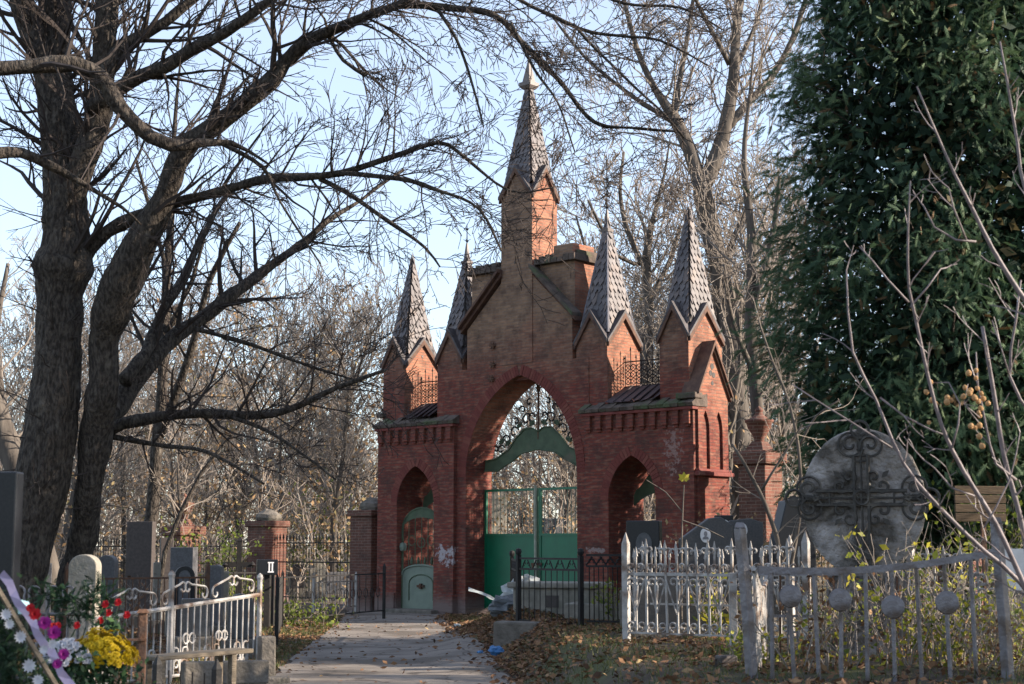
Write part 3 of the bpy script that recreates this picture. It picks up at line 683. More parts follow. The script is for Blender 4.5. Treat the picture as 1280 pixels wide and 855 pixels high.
# ================================================================== bare trees
def grow(mb, p, d, L, r, lvl, rng, wob=.13, trop=.05, droop=0.0, kids=(5, 4), k=4, minr=.004, spread=(.45, .9), seg=.34):
    n = max(3, min(9, int(L / seg) + 1)); p = Vector(p); d = Vector(d).normalized(); pts = [p.copy()]; dirs = [d.copy()]
    for i in range(n):
        d = (d + Vector((rng.gauss(0, wob), rng.gauss(0, wob), rng.gauss(0, wob) + trop - droop * (i / n)))).normalized()
        p = p + d * (L / n); pts.append(p.copy()); dirs.append(d.copy())
    rad = [max(minr, r * (1 - .78 * i / n)) for i in range(n + 1)]
    mb.tube(pts, rad, k if r > .012 else 3, False)
    if lvl <= 0: return
    c = kids[min(lvl, len(kids)) - 1]; c = max(1, int(c + rng.uniform(-1, 1.4)))
    for j in range(c):
        t = .22 + .76 * (j + rng.random()) / c; i = min(n - 1, int(t * n)); f = t * n - i
        q = pts[i].lerp(pts[i + 1], min(f, 1)); dd = dirs[i + 1]
        ax = dd.orthogonal().normalized(); ax.rotate(Matrix.Rotation(rng.uniform(0, 2 * PI), 3, dd))
        cd = (dd * math.cos(a := rng.uniform(*spread)) + ax * math.sin(a))
        grow(mb, q, cd, L * rng.uniform(.38, .66) * (1.12 - .45 * t), max(minr, rad[i] * rng.uniform(.45, .68)), lvl - 1, rng, wob, trop, droop, kids, k, minr, spread, seg)
def limb_px(mb, pts, Y0, Y1, k=8, step=.5, jit=.0, kr=1.0, ridge=0.0, kink=0.0):
    n = len(pts); out = []
    for i, (x, y, r) in enumerate(pts):
        Y = Y0 + (Y1 - Y0) * i / (n - 1); p = at(x, y, Y); out.append((p, r * kr * (p - Vector((0, 0, CZ))).length / F))
    rs = crom(out, step)
    if kink: rs = [(a + noise.noise_vector(a * .9 + Vector((Y0, 0, 0))) * min(.16, kink * b * 1.2 + .02), b * (1 + .22 * noise.noise(a * 2.6) + .16 * max(0, noise.noise(a * 1.3 + Vector((9, 0, 0)))))) for a, b in rs]
    mb.tube([a for a, b in rs], [b for a, b in rs], k, True, jit, ridge); return rs
def sprout(mb, rs, rng, every, L, lvl, t0=.15, r=.35, up=.2, **kw):
    acc = 0.0; tot = len(rs); nxt = every * rng.random()
    for i in range(1, tot):
        a, b = rs[i - 1], rs[i]; seg = (b[0] - a[0]).length; acc += seg
        if i / tot < t0: nxt = acc + every * rng.random(); continue
        while acc > nxt:
            nxt += every * rng.uniform(.5, 1.5); d = (b[0] - a[0]).normalized(); ax = d.orthogonal(); ax.rotate(Matrix.Rotation(rng.uniform(0, 2 * PI), 3, d))
            an = rng.uniform(.6, 1.25); cd = d * math.cos(an) + ax.normalized() * math.sin(an) + Vector((0, 0, up))
            grow(mb, b[0], cd, L * rng.uniform(.5, 1.5), max(.006, min(.05, b[1] * r * rng.uniform(.7, 1.2))), lvl, rng, **kw)
TR = random.Random(5)
# ---- the big old tree on the left
bx = at(45, 815, 24); bx.z = gz(bx.x, 24) - .1
big = thing('old_tree', 'massive old bare tree with forked trunk behind the left graves', 'tree', bx)
tk = MB(); tw = MB()
A = limb_px(tk, [(-10, 850, 42), (4, 815, 35), (24, 735, 29), (40, 660, 28), (54, 600, 32), (63, 540, 33), (70, 480, 30), (74, 430, 27), (75, 370, 27), (78, 335, 38), (82, 300, 29), (80, 220, 25), (76, 160, 25), (62, 100, 18), (42, 45, 15), (24, -12, 14), (10, -80, 11)], 24, 24, 56, .08, .08, .95, .034)
A2 = limb_px(tk, [(80, 180, 17), (74, 120, 18), (70, 60, 17), (72, -10, 15), (70, -90, 12)], 24, 24.4, 26, .14, .12, 1, .022)
A3 = limb_px(tk, [(84, 270, 15), (100, 215, 16), (122, 150, 15), (130, 80, 13), (133, 20, 13), (140, -60, 11)], 23.9, 23.2, 26, .14, .12, 1, .022)
C_ = limb_px(tk, [(78, 850, 24), (84, 800, 18), (96, 690, 15), (105, 640, 17), (114, 588, 18), (124, 530, 19), (127, 480, 19), (127, 430, 18), (142, 390, 25), (162, 340, 23), (185, 292, 18), (210, 236, 15), (232, 190, 13), (270, 160, 11.5), (330, 108, 10), (366, 66, 8), (425, 35, 6.5), (495, 9, 5), (560, 10, 3.8), (620, 20, 3.4), (662, 62, 3), (702, 106, 2.5), (742, 152, 2), (800, 160, 1.4), (845, 163, .8)], 25, 21, 34, .09, .08, .95, .018, .5)
def add(pts, Y0, Y1, k=8, every=.5, L=1.3, lvl=2, **kw):
    every *= .46; kw.setdefault('minr', .0055); kw.setdefault('kids', (4, 4, 5))
    jit = .12 if max(p[2] for p in pts) > 5 else 0
    rs = limb_px(tk, pts, Y0, Y1, 12 if jit else 6, .16, jit, .90, .010 if jit else 0, .8); sprout(tw, rs, TR, every, L, lvl, **kw); return rs
for rs, ev, L, t0 in ((A, .8, 1.6, .45), (A2, .5, 1.6, .1), (A3, .5, 1.6, .1)): sprout(tw, rs, TR, ev * .36, L * 1.3, 2, t0, minr=.0055, kids=(5, 4))
sprout(tw, C_, TR, .40, 1.5, 3, .52, droop=.25, kids=(3, 4, 4), up=-.05, minr=.0055)
sprout(tw, C_, TR, .45, 1.4, 2, .3, minr=.0055)
add([(366, 76, 6), (398, 46, 5), (440, 24, 5), (500, 3, 5), (560, -25, 4), (640, -40, 3)], 22.6, 21.5, every=.35, L=1.6, lvl=3, droop=.3, kids=(3, 3, 4), up=-.1)
add([(102, 312, 13), (130, 286, 9.5), (160, 272, 8.2), (200, 262, 7.4), (250, 244, 6.8), (300, 231, 6.2), (350, 222, 5.5), (430, 216, 4.6), (490, 196, 3.6), (545, 178, 2.8), (572, 190, 2.4), (620, 228, 1.8), (650, 240, 1.4), (692, 234, .8)], 24, 22, every=.36, L=1.3, lvl=2, droop=.1)
add([(420, 217, 3.6), (500, 222, 3.4), (550, 240, 2.8), (600, 262, 2), (628, 312, 1.4)], 22.8, 22, every=.35, L=1.0, droop=.2)
add([(400, 224, 3.8), (450, 250, 3.4), (500, 285, 2.8), (530, 310, 2.2), (548, 334, 1.4)], 23, 22.6, every=.35, L=1.0, droop=.2)
add([(124, 535, 17), (160, 482, 14), (200, 436, 11), (240, 405, 9), (290, 370, 8), (330, 340, 7), (400, 285, 4.2), (450, 250, 2.6), (505, 212, 1.4)], 25, 29, every=.45, L=1.5, lvl=2)
add([(150, 478, 10), (186, 430, 8), (210, 376, 7), (232, 338, 6), (266, 270, 4), (292, 236, 2.5)], 25.2, 28, every=.5, L=1.3)
add([(128, 545, 11), (155, 525, 9.5), (200, 516, 8), (250, 520, 7), (310, 522, 6), (370, 510, 4.6), (420, 488, 3.4), (482, 464, 2)], 25, 24, every=.35, L=1.2, droop=.1)
add([(140, 545, 5), (200, 556, 3.5), (260, 566, 2.6), (330, 606, 1.4)], 25, 23.6, every=.4, L=.9, droop=.15)
add([(290, 523, 3.6), (350, 548, 2.6), (420, 600, 1.3)], 24.4, 23.6, every=.35, L=.8, droop=.1)
add([(242, 412, 4), (310, 430, 3), (400, 460, 2), (474, 484, 1)], 26, 26, every=.4, L=1.0, droop=.1)
add([(-30, 86, 9), (40, 80, 10), (86, 79, 11), (120, 96, 11.5), (150, 138, 10.5), (190, 174, 9.5), (215, 183, 8), (250, 179, 6.4), (288, 180, 4.4), (312, 190, 2.6), (338, 206, 1.2)], 20.5, 22, every=.5, L=1.1, k=10)
add([(280, 180, 4), (330, 210, 3), (350, 250, 2), (400, 330, 1.2)], 22, 22, every=.3, L=1.0, droop=.25)
add([(-20, 196, 7.5), (25, 193, 7), (60, 207, 6), (100, 226, 4.2), (152, 258, 2.2), (175, 280, .9)], 21, 22, every=.5, L=.9)
add([(112, 130, 11), (150, 112, 9), (190, 90, 9.5), (230, 70, 8.5), (270, 48, 8), (300, 24, 7), (350, -10, 6), (420, -60, 4)], 23.4, 22, every=.4, L=1.5)
add([(132, 100, 9), (150, 66, 9), (168, 52, 8.5), (205, 26, 6.5), (248, -6, 5.5), (320, -50, 4)], 23.4, 23.4, every=.4, L=1.4)
add([(600, -40, 3.4), (650, 2, 3), (690, 20, 3), (740, 40, 2.8), (792, 48, 2.3), (826, 52, 2), (886, 84, 1.2)], 21.5, 21, every=.40, L=1.3, lvl=2, droop=.25)
add([(716, 30, 2.4), (745, 62, 2.1), (790, 105, 1.8), (830, 140, 1.4), (856, 172, 1)], 21.2, 21, every=.42, L=.9, droop=.2)
add([(548, 12, 2.6), (572, 50, 2.4), (592, 115, 1.8), (604, 160, 1)], 21.6, 21.2, every=.40, L=.7, droop=.3)
add([(640, 30, 2.3), (668, 86, 2), (700, 130, 1.6), (720, 190, 1)], 21.3, 21, every=.40, L=.7, droop=.3)
add([(700, -30, 2.6), (780, 5, 2.2), (850, 10, 1.8), (905, 40, 1)], 21.5, 21, every=.40, L=1.0, droop=.3)
add([(410, 40, 3), (430, 75, 2.6), (458, 95, 3.4)], 22.4, 22.2, every=.3, L=.6, droop=.2)
for i in range(70):
    a = TR.choice(A[len(A) // 5:]); d = Vector((TR.uniform(-1, 1), TR.uniform(-1, .3), TR.uniform(-.2, .8)))
    grow(tw, a[0] + d.normalized() * a[1] * .7, d, TR.uniform(.5, 1.6), .012, 1, TR, kids=(4, 3))
tk.build('trunk', M['bark'], big, True, bx); tw.build('twigs', M['twig'], big, False, bx)

def px_tree(name, label, limbs, Y, mt, mw, every, L, lvl, group=None, k=8, jit=.1, extra=None, seed=1, minr=.006, **kw):
    rg = random.Random(seed); p0 = limbs[0][0]; b = at(p0[0], p0[1], Y); b.z = gz(b.x, Y) - .1
    t = thing(name, label, 'tree', b, 0, group); tk = MB(); tw = MB()
    for i, pts in enumerate(limbs):
        rs = limb_px(tk, pts, Y, Y + (i and rg.uniform(-2, 2)), k if i == 0 else 6, .5, jit); sprout(tw, rs, rg, every, L, lvl, .35 if i == 0 else .1, minr=minr, **kw)
    tk.build('trunk', M[mt], t, True, b); kind(tw.build('twigs', M[mw], t, False, b), 'stuff'); return t
px_tree('forked_tree', 'tall thick tree forking into two limbs right behind the rightmost spire',
        [[(940, 760, 17.2), (930, 620, 14.6), (922, 520, 14.2), (914, 420, 13.8), (898, 330, 12.9), (884, 270, 12.0), (876, 222, 12.0)],
         [(878, 240, 9.5), (862, 188, 8.6), (842, 146, 7.7), (818, 110, 4.3), (796, 60, 3.4), (780, 0, 2.6)], [(878, 235, 10.3), (898, 190, 9.5), (908, 150, 8.6), (917, 100, 6.9), (920, 40, 5.6), (930, -30, 4.3)],
         [(905, 165, 6.0), (935, 128, 5.2), (962, 100, 4.3), (990, 50, 3.4), (1010, -10, 2.6)], [(842, 150, 5.2), (850, 100, 3.4), (862, 30, 2.6), (870, -30, 1.7)], [(912, 80, 3.4), (880, 20, 2.6), (860, -20, 1.7)], [(838, 150, 3.4), (790, 120, 2.9), (730, 70, 2.1), (690, 20, 1.3)],
         [(917, 90, 3.4), (945, 30, 2.6), (955, -20, 1.7)], [(900, 340, 5.2), (925, 280, 3.4), (940, 240, 2.6)], [(915, 430, 4.3), (880, 380, 3.0), (860, 340, 1.7)]], 52, 'barkfar', 'twigfar', .55, 2.6, 3, kids=(4, 4, 4), minr=.011, seed=21)
px_tree('slender_tree', 'slender dark double-stemmed tree just right of the old tree', [[(172, 780, 10), (182, 680, 8.5), (190, 645, 8), (196, 560, 7.5), (201, 510, 7), (205, 430, 6), (208, 350, 5.4), (213, 290, 5), (216, 200, 3.4), (222, 110, 1.8), (230, 40, .6)],
         [(200, 545, 6), (224, 482, 5), (244, 420, 4.4), (262, 350, 3.6), (300, 278, 2.4)], [(209, 340, 3), (190, 270, 2.5), (170, 200, 1.6)], [(206, 420, 3), (240, 350, 2.5), (262, 270, 1.5)]], 32, 'bark', 'twig', .5, 1.6, 2, seed=4)
px_tree('leaning_sapling', 'thin pale sapling leaning right beside the brown slab', [[(196, 770, 3.6), (206, 690, 3), (226, 640, 2.6), (252, 590, 2.2), (292, 540, 1.5), (330, 500, .9)], [(226, 640, 1.7), (222, 580, 1.4), (232, 520, .9)]], 30, 'bark', 'twigfar', .5, 1.2, 2, seed=6)
px_tree('leaning_tree', 'leaning tree trunk at the far left edge behind the old tree', [[(70, 760, 15), (40, 640, 15), (12, 560, 15), (-20, 480, 13), (-60, 380, 10)], [(20, 580, 6), (-5, 440, 4), (10, 330, 2.5)]], 33, 'barkfar', 'twigfar', .6, 1.8, 2, seed=8)
px_tree('upright_tree', 'straight grey tree standing between the rightmost spire and the arborvitae', [[(962, 760, 9), (955, 600, 8), (944, 480, 8), (938, 400, 7), (940, 300, 6), (930, 200, 3.4), (938, 110, 1.8), (944, 40, .6)], [(940, 390, 5), (965, 300, 4), (975, 220, 2.5)], [(944, 470, 4), (915, 400, 3), (905, 330, 2)]], 46, 'barkfar', 'twigfar', .6, 2.0, 2, seed=9, minr=.010)
px_tree('crooked_tree', 'crooked many-limbed tree between the middle and right-hand spires', [[(806, 780, 7), (804, 640, 7), (806, 480, 6.5), (812, 400, 6), (808, 330, 6), (815, 280, 3.4), (830, 220, 1.8), (838, 170, .6)], [(808, 340, 4), (785, 290, 3.4), (775, 240, 2.4), (780, 190, 1.5)], [(810, 380, 3.6), (840, 320, 3), (850, 280, 1.8)], [(806, 330, 3), (772, 320, 2.4), (735, 250, 1.5)], [(806, 470, 4), (780, 390, 3), (740, 330, 2), (720, 270, 1.2)]], 58, 'barkfar', 'twigfar', .45, 2.4, 3, seed=14, minr=.012, kids=(4, 4, 4))
# ---- the wood behind: six kinds of bare tree copied around
protos = []
for s in range(6):
    rg = random.Random(40 + s); tk = MB(); tw = MB(); H = rg.uniform(12, 17); rb = rg.uniform(.13, .24)
    lean = Vector((rg.uniform(-.08, .08), rg.uniform(-.08, .08), 1)); pts = []; p = Vector((0, 0, -.3)); d = lean
    for i in range(9):
        pts.append((p.copy(), rb * (1 - .09 * i))); d = (d + Vector((rg.gauss(0, .07), rg.gauss(0, .07), .1))).normalized(); p = p + d * H * .085
    rs = crom(pts, .7); tk.tube([a for a, b in rs], [b for a, b in rs], 7, False, .08)
    sprout(tw, rs, rg, .42, H * .30, 3, .18, .55, .55, kids=(4, 4, 5), minr=.013, trop=.10, wob=.16, seg=.6)
    for j in range(4): grow(tw, rs[-1][0], Vector((rg.uniform(-.6, .6), rg.uniform(-.6, .6), 1)), H * .36, rb * .3, 3, rg, kids=(4, 4, 4), minr=.013, seg=.6)
    root = thing('woodland_tree', 'x', 'tree', (0, 0, 0), 0, 'bare trees of the wood behind the gateway')
    a = tk.build('trunk', M['barkfar'], root, True); b = tw.build('twigs', M['twigfar'], root)
    protos.append(root)
def wood_label(px, Y):
    if px < 60: z = 'behind the far left edge, past the old tree'
    elif px < 230: z = 'seen through the old tree limbs'
    elif px < 400: z = 'above the left boundary fence'
    elif px < 500: z = 'beside the leftmost spire'
    elif px < 620: z = 'showing between the two left spires'
    elif px < 720: z = 'seen through the main arch'
    elif px < 800: z = 'behind the right inner spire'
    elif px < 900: z = 'behind the rightmost spire'
    elif px < 1000: z = 'between the gateway and the arborvitae'
    else: z = 'hidden behind the arborvitae'
    return ('near ' if Y < 62 else 'mid-distance ' if Y < 78 else 'far ') + 'bare woodland tree ' + z
spots = []
rg = random.Random(77)
for Y, n, off in ((55, 17, 0), (63, 20, 20), (73, 20, 5), (86, 22, 30)):
    for i in range(n):
        px = -60 + (1300 / n) * (i + .5 + rg.uniform(-.4, .4)) + off
        if 560 < px < 790 and Y < 60 or px > 1015: continue
        spots.append((px, Y + rg.uniform(-4, 4), rg.randrange(6), rg.uniform(0, 6.3)))
used = set()
names_ = {}
for q in sorted(spots): names_.setdefault(wood_label(q[0], q[1]), []).append(q)
NTH = ('leftmost', 'second from left', 'third from left', 'fourth from left', 'fifth from left', 'sixth from left', 'seventh from left')
def one_label(q):
    b = wood_label(q[0], q[1]); L_ = names_[b]
    return b if len(L_) == 1 else NTH[L_.index(q)] + ' ' + b
for px, Y, k, rz in spots:
    x = (px - 640) / F * Y; sc_ = rg.uniform(.68, 1.05)
    if 470 < px < 640: sc_ *= .62
    if px < 470: sc_ *= .86
    if px > 690: sc_ *= 1.08
    o = protos[k]
    if k not in used: used.add(k); o.location = (x, Y, gz(x, Y)); o.rotation_euler = (0, 0, rz); o.scale = (sc_,) * 3; o['label'] = one_label((px, Y, k, rz))
    else: copy_tree(o, (x, Y, gz(x, Y)), rz, one_label((px, Y, k, rz)), sc_)
for x, Y, k, lb in ((9.6, 16.4, 0, 'bare tree just beyond the right edge casting dappled shade'), (14.5, 17.5, 3, 'bare tree further beyond the right edge of the picture'), (17, 11.5, 1, 'bare tree beyond the lower right corner of the picture'), (11.5, 7.5, 4, 'bare tree standing right of the photographer')):
    copy_tree(protos[k], (x, Y, gz(x, Y)), x, lb, .9)
rg = random.Random(91); fw = MB()
for i in range(165):
    Y = rg.uniform(88, 135); px = rg.uniform(-60, 1340); x = (px - 640) / F * Y; H = rg.uniform(8, 14) * (.75 if 440 < px < 640 else 1.0 if px > 690 else 1); q = Vector((x, Y, gz(x, Y)))
    pts = [q]; d = Vector((rg.gauss(0, .05), rg.gauss(0, .05), 1)); bs = []
    for k in range(6): d = (d + Vector((rg.gauss(0, .07), 0, .1))).normalized(); q = q + d * H / 6; pts.append(q)
    fw.tube(pts, [.15 * (1 - .14 * k) for k in range(7)], 4, False)
    for k in range(17):
        t = rg.uniform(.12, 1); j = min(5, int(t * 6)); p = pts[j].lerp(pts[j + 1], t * 6 - j)
        grow(fw, p, Vector((rg.uniform(-1, 1), rg.uniform(-.4, .4), rg.uniform(.3, 1.1))), H * rg.uniform(.14, .34), .04, 1, rg, kids=(5,), minr=.022, seg=1.2, k=3)
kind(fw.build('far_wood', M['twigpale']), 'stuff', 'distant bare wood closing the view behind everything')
# ---- thicket: uncountable twigs and withered leaves low down behind the fence
rg = random.Random(3); th = MB(); lv = []
for i in range(480):
    Y = rg.uniform(49, 84); px = rg.uniform(-40, 1320)
    if 480 < px < 600 and Y < 55: Y += 8
    x = (px - 640) / F * Y; z = gz(x, Y); h = rg.uniform(1.6, 5.2) * (1 if px < 480 else .8)
    q = Vector((x, Y, z)); d = Vector((rg.gauss(0, .25), rg.gauss(0, .25), 1))
    grow(th, q, d, h, .022, 2, rg, kids=(4, 5), minr=.010, wob=.18, seg=.8, k=3)
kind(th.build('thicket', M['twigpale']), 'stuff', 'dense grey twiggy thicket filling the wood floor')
n = 30000
Y = NR.uniform(48, 78, n); px = NR.uniform(-40, 1320, n); hz = NR.gamma(2.2, 1.3, n) + .05
hz = np.where(px > 480, hz * .8, hz); clump = np.array([noise.noise(Vector((a * .012, b * .25, c * .6))) for a, b, c in zip(px, Y, hz)])
keep = clump > -.08; Y, px, hz = Y[keep], px[keep], hz[keep]
C0 = np.stack([(px - 640) / F * Y, Y, hz], 1)
n = 14000; Y = NR.uniform(50, 72, n); px = NR.uniform(180, 500, n); hz = NR.uniform(1.5, 10.5, n)
cl = np.array([noise.noise(Vector((a * .02, b * .3, c * .5 + 7))) for a, b, c in zip(px, Y, hz)]); kp = cl > .16
C0 = np.concatenate([C0, np.stack([(px - 640) / F * Y, Y, hz], 1)[kp]])
V, Fc, T_ = leaf_cloud(C0, .085, NR.uniform(0, 1, len(C0)))
kind(nmesh('withered_leaves', V, Fc, M['tanleaf'], T_), 'stuff', 'withered tan leaves clinging in the thicket')
# ================================================================== evergreen arborvitae
def frond_proto():
    v = []; f = []
    def blade(a, b, w):
        a = np.array(a); b = np.array(b); d = b - a; L = np.linalg.norm(d); d = d / L; s = np.array([-d[1], d[0], 0]) * w
        n = len(v); v.extend([a + s, b, a - s]); f.append((n, n + 1, n + 2))
    blade((0, 0, 0), (0, 1, -.16), .030)
    for i, t in enumerate((.08, .20, .32, .44, .56, .68, .80)):
        L = .40 * (1 - .45 * t)
        for s in (-1, 1): blade((0, t, -.16 * t * t), (s * L * (.42 + .12 * (i % 2)), t + L * .82, -.16 * t * t - .16 * L), .028)
    return np.array(v), np.array(f)
FV, FF = frond_proto()
def fronds(C0, D, up, size, rng):
    n = len(C0); D = D / (np.linalg.norm(D, axis=1)[:, None] + 1e-9)
    S = np.cross(D, up); S /= np.linalg.norm(S, axis=1)[:, None] + 1e-9; N_ = np.cross(S, D)
    s = size[:, None, None]
    V = C0[:, None, :] + s * (FV[None, :, 0:1] * S[:, None, :] + FV[None, :, 1:2] * D[:, None, :] + FV[None, :, 2:3] * N_[:, None, :])
    Fc = FF[None] + (np.arange(n) * len(FV))[:, None, None]
    return V.reshape(-1, 3), Fc.reshape(-1, 3)
def arborvitae(label, x, Y, H, r0, nb, nf, seed, zlow=1.2, fs=.25):
    rng = np.random.default_rng(seed); rg = random.Random(seed); g = gz(x, Y)
    t = thing('arborvitae', label, 'tree', (x, Y, g), 0)
    prof = lambda q: r0 * (1 - q) ** .55 * (.72 + .28 * min(1, q / .12)) if q < 1 else 0
    tk = MB(); tk.tube([(0, 0, -.2), (.05, 0, H * .4), (0, .06, H * .95)], [.2, .13, .02], 9)
    Cs, Ds, Sz, Tn = [], [], [], []
    for b in range(nb):
        q = rng.uniform(0, .97) ** 1.4; z = zlow + (H - zlow) * q; az = rng.uniform(0, 2 * PI); rr = prof(q) * rng.uniform(.72, 1.12)
        o = np.array([math.cos(az), math.sin(az), 0]); tip = o * rr + np.array([0, 0, z + rr * .22])
        if b % 2 == 0: tk.tube([(0, 0, z - .3), tuple(tip * .55 + np.array([0, 0, (z - .3) * .45])), tuple(tip)], [.035, .022, .006], 4, False)
        m = int(nf * rng.uniform(.5, 1.5) * (.5 + .5 * (1 - q))); bw = rng.uniform(.38, .72) * (.55 + .45 * rr / r0)
        c = tip - o * bw * .4 + rng.normal(size=(m, 3)) * np.array([bw * .50, bw * .50, bw * .60])
        d = o[None] * rng.uniform(.3, 1.0, (m, 1)) + rng.normal(size=(m, 3)) * .42 + np.array([0, 0, -.6]) * rng.uniform(0, 1.4, (m, 1))
        Cs.append(c); Ds.append(d); Sz.append(rng.uniform(.6, 1.2, m) * fs)
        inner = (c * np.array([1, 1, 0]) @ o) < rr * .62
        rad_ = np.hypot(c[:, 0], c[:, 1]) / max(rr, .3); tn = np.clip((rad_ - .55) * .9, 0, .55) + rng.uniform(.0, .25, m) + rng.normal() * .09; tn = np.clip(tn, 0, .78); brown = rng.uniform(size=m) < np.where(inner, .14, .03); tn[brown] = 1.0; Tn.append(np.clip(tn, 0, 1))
    C0, D, S_, T_ = np.concatenate(Cs), np.concatenate(Ds), np.concatenate(Sz), np.concatenate(Tn)
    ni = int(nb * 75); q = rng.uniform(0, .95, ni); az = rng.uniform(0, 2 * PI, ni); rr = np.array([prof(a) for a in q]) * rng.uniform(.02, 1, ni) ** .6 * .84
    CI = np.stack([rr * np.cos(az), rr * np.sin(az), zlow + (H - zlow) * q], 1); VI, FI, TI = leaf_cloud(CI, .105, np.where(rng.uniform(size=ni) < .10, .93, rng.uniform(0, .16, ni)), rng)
    nmesh('inner_foliage', VI, FI, M['needle'], TI, t)  # very dark filler leaves added to make the crown interior opaque
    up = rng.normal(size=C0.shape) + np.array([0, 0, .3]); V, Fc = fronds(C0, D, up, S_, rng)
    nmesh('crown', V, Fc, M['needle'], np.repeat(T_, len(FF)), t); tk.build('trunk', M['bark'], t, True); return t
arborvitae('tall dark green arborvitae towering over the disc monument', 6.85, 24.5, 21, 3.0, 560, 92, 1)
arborvitae('second dark arborvitae merging in at the right edge of the picture', 9.9, 26.0, 16, 2.7, 190, 60, 2)
arborvitae('arborvitae just beyond the right edge shading the tall arborvitae', 12.8, 24.2, 15, 2.7, 120, 30, 3)  # out of view, keeps the sun off the tall arborvitae
arborvitae('added unseen evergreen behind the tall arborvitae, shading the main arch reveal', 11.2, 40.0, 13.0, 2.2, 120, 60, 4)  # blocker tree added out of view to keep sun off the arch reveal
arborvitae('added unseen young evergreen behind the tall arborvitae, shading the left wicket', 11.8, 42.3, 11.6, 1.8, 60, 46, 6)  # added out of view to darken the left wicket opening
arborvitae('added unseen small evergreen behind the disc monument, shading the right wicket', 9.0, 37.9, 6.6, 1.5, 44, 44, 7)  # low blocker added out of view for the right wicket opening
arborvitae('arborvitae standing beyond the right edge near the silver fence', 9.6, 13.6, 8.5, 1.6, 60, 28, 5)

# ================================================================== boundary wall pillars and spear fences
def pillar(label, u, v, top, urn, hw=.42):
    p = thing('brick_pillar', label, 'pillar', G(u, v, -.15), -TH, 'brick pillars of the boundary')
    mb = MB(); mb.box(-hw, hw, -hw, hw, -.3, top - .42); mb.build('shaft', M['pillar'], p, bevel=.02)
    mb = MB(); mb.box(-hw - .06, hw + .06, -hw - .06, hw + .06, -.3, .35); mb.build('plinth', M['pillar'], p, bevel=.02)
    if urn:
        mb = MB(); mb.box(-hw - .1, hw + .1, -hw - .1, hw + .1, top - .42, top - .10); mb.build('cap', M['pillar'], p, bevel=.06)
        mb = MB(); mb.frustum(0, 0, top - .10, top + .12, .26, .26, .14, .14); mb.build('urn_foot', M['pillar'], p, bevel=.02)
        mb = MB(); mb.lathe(0, 0, [(.10, top + .10), (.12, top + .2), (.26, top + .42), (.30, top + .55), (.33, top + .57), (.33, top + .62), (.20, top + .66), (.10, top + .74), (.08, top + .80), (.11, top + .85), (.0, top + .95)], 14); mb.build('urn', M['pillar'], p, True)
    else:
        mb = MB(); mb.box(-hw - .07, hw + .07, -hw - .07, hw + .07, top - .42, top - .24); mb.build('cap', M['pillar'], p, bevel=.03)
        mb = MB()
        mb.lathe(.04, .0, [(.36, top - .24), (.40, top - .16), (.37, top - .06), (.24, top + .02), (.10, top + .10), (.0, top + .13)], 9); mb.v = [(x + .05 * noise.noise(Vector((x * 4, y * 4, z * 4))), y + .05 * noise.noise(Vector((x * 4, 3, z * 4))), z + .07 * noise.noise(Vector((x * 5, y * 5, 2)))) for x, y, z in mb.v]; mb.build('broken_top', M['concrete'], p)
    return p
pillar('square brick pillar butting against the left end of the gateway', -6.15, .55, 3.05, False, .44)
pillar('weathered brick pillar with broken cap left of the spear fence', -10.72, .5, 2.80, False)
pillar('brick pillar with lit red urn beside the brown slab', -14.9, .5, 2.55, True)
pillar('brick pillar with tall urn just right of the gateway', 6.78, .60, 4.05, True, .36)
pillar('urn topped brick pillar half hidden behind the disc monument', 11.6, .55, 3.6, True, .44)
def spear_fence(label, u0, u1, v, h, z0=-.1, sp=.15):
    f = thing('iron_fence', label, 'fence', G(u0, v, z0), -TH); L = u1 - u0
    for z in (.25, h * .62, h - .22):
        mb = MB(); mb.box(0, L, -.015, .015, z, z + .035); mb.build('rail', M['black'], f)
    pk = None; n = int(L / sp)
    for i in range(n + 1):
        x = L * i / n
        if pk is None:
            mb = MB(); mb.tube([(0, 0, .05), (0, 0, h - .12)], .012, 4); mb.frustum(0, 0, h - .12, h - .05, .012, .012, .03, .015); mb.frustum(0, 0, h - .05, h + .08, .03, .015, .002, .002)
            mb.tube(spiral(.0, h - .30, .05, .05, 0, 2 * PI, 8), .007, 3, False)
            pk = mb.build('picket', M['black'], f); pk.location = (x, 0, 0)
        else: inst(pk, f, (x, R.uniform(-.01, .01), R.uniform(-.02, .02)))
    mb = MB(); mb.box(0, L, -.15, .15, -.3, .12); mb.build('footing', M['pillar'], f)
    return f
spear_fence('black spear topped iron fence between gateway and broken-capped pillar', -10.25, -6.65, .5, 2.05)
spear_fence('black spear topped iron fence between the broken-capped and urn pillars', -14.4, -11.2, .5, 1.95)
spear_fence('black spear topped iron fence right of the gateway behind the bushes', 7.45, 11.1, .55, 1.9)
spear_fence('black spear topped iron fence at the far left behind graves', -20.0, -15.4, .5, 1.95)

# ================================================================== fences of the grave plots
def frame_from(p0, p1, name, label, zo=0.0, group=None):
    p0 = Vector(p0); p1 = Vector(p1); d = p1 - p0
    return thing(name, label, 'fence', (p0.x, p0.y, gz(p0.x, p0.y) + zo), math.atan2(d.y, d.x), group), math.hypot(d.x, d.y)
def X(px, Y): return (px - 640) / F * Y
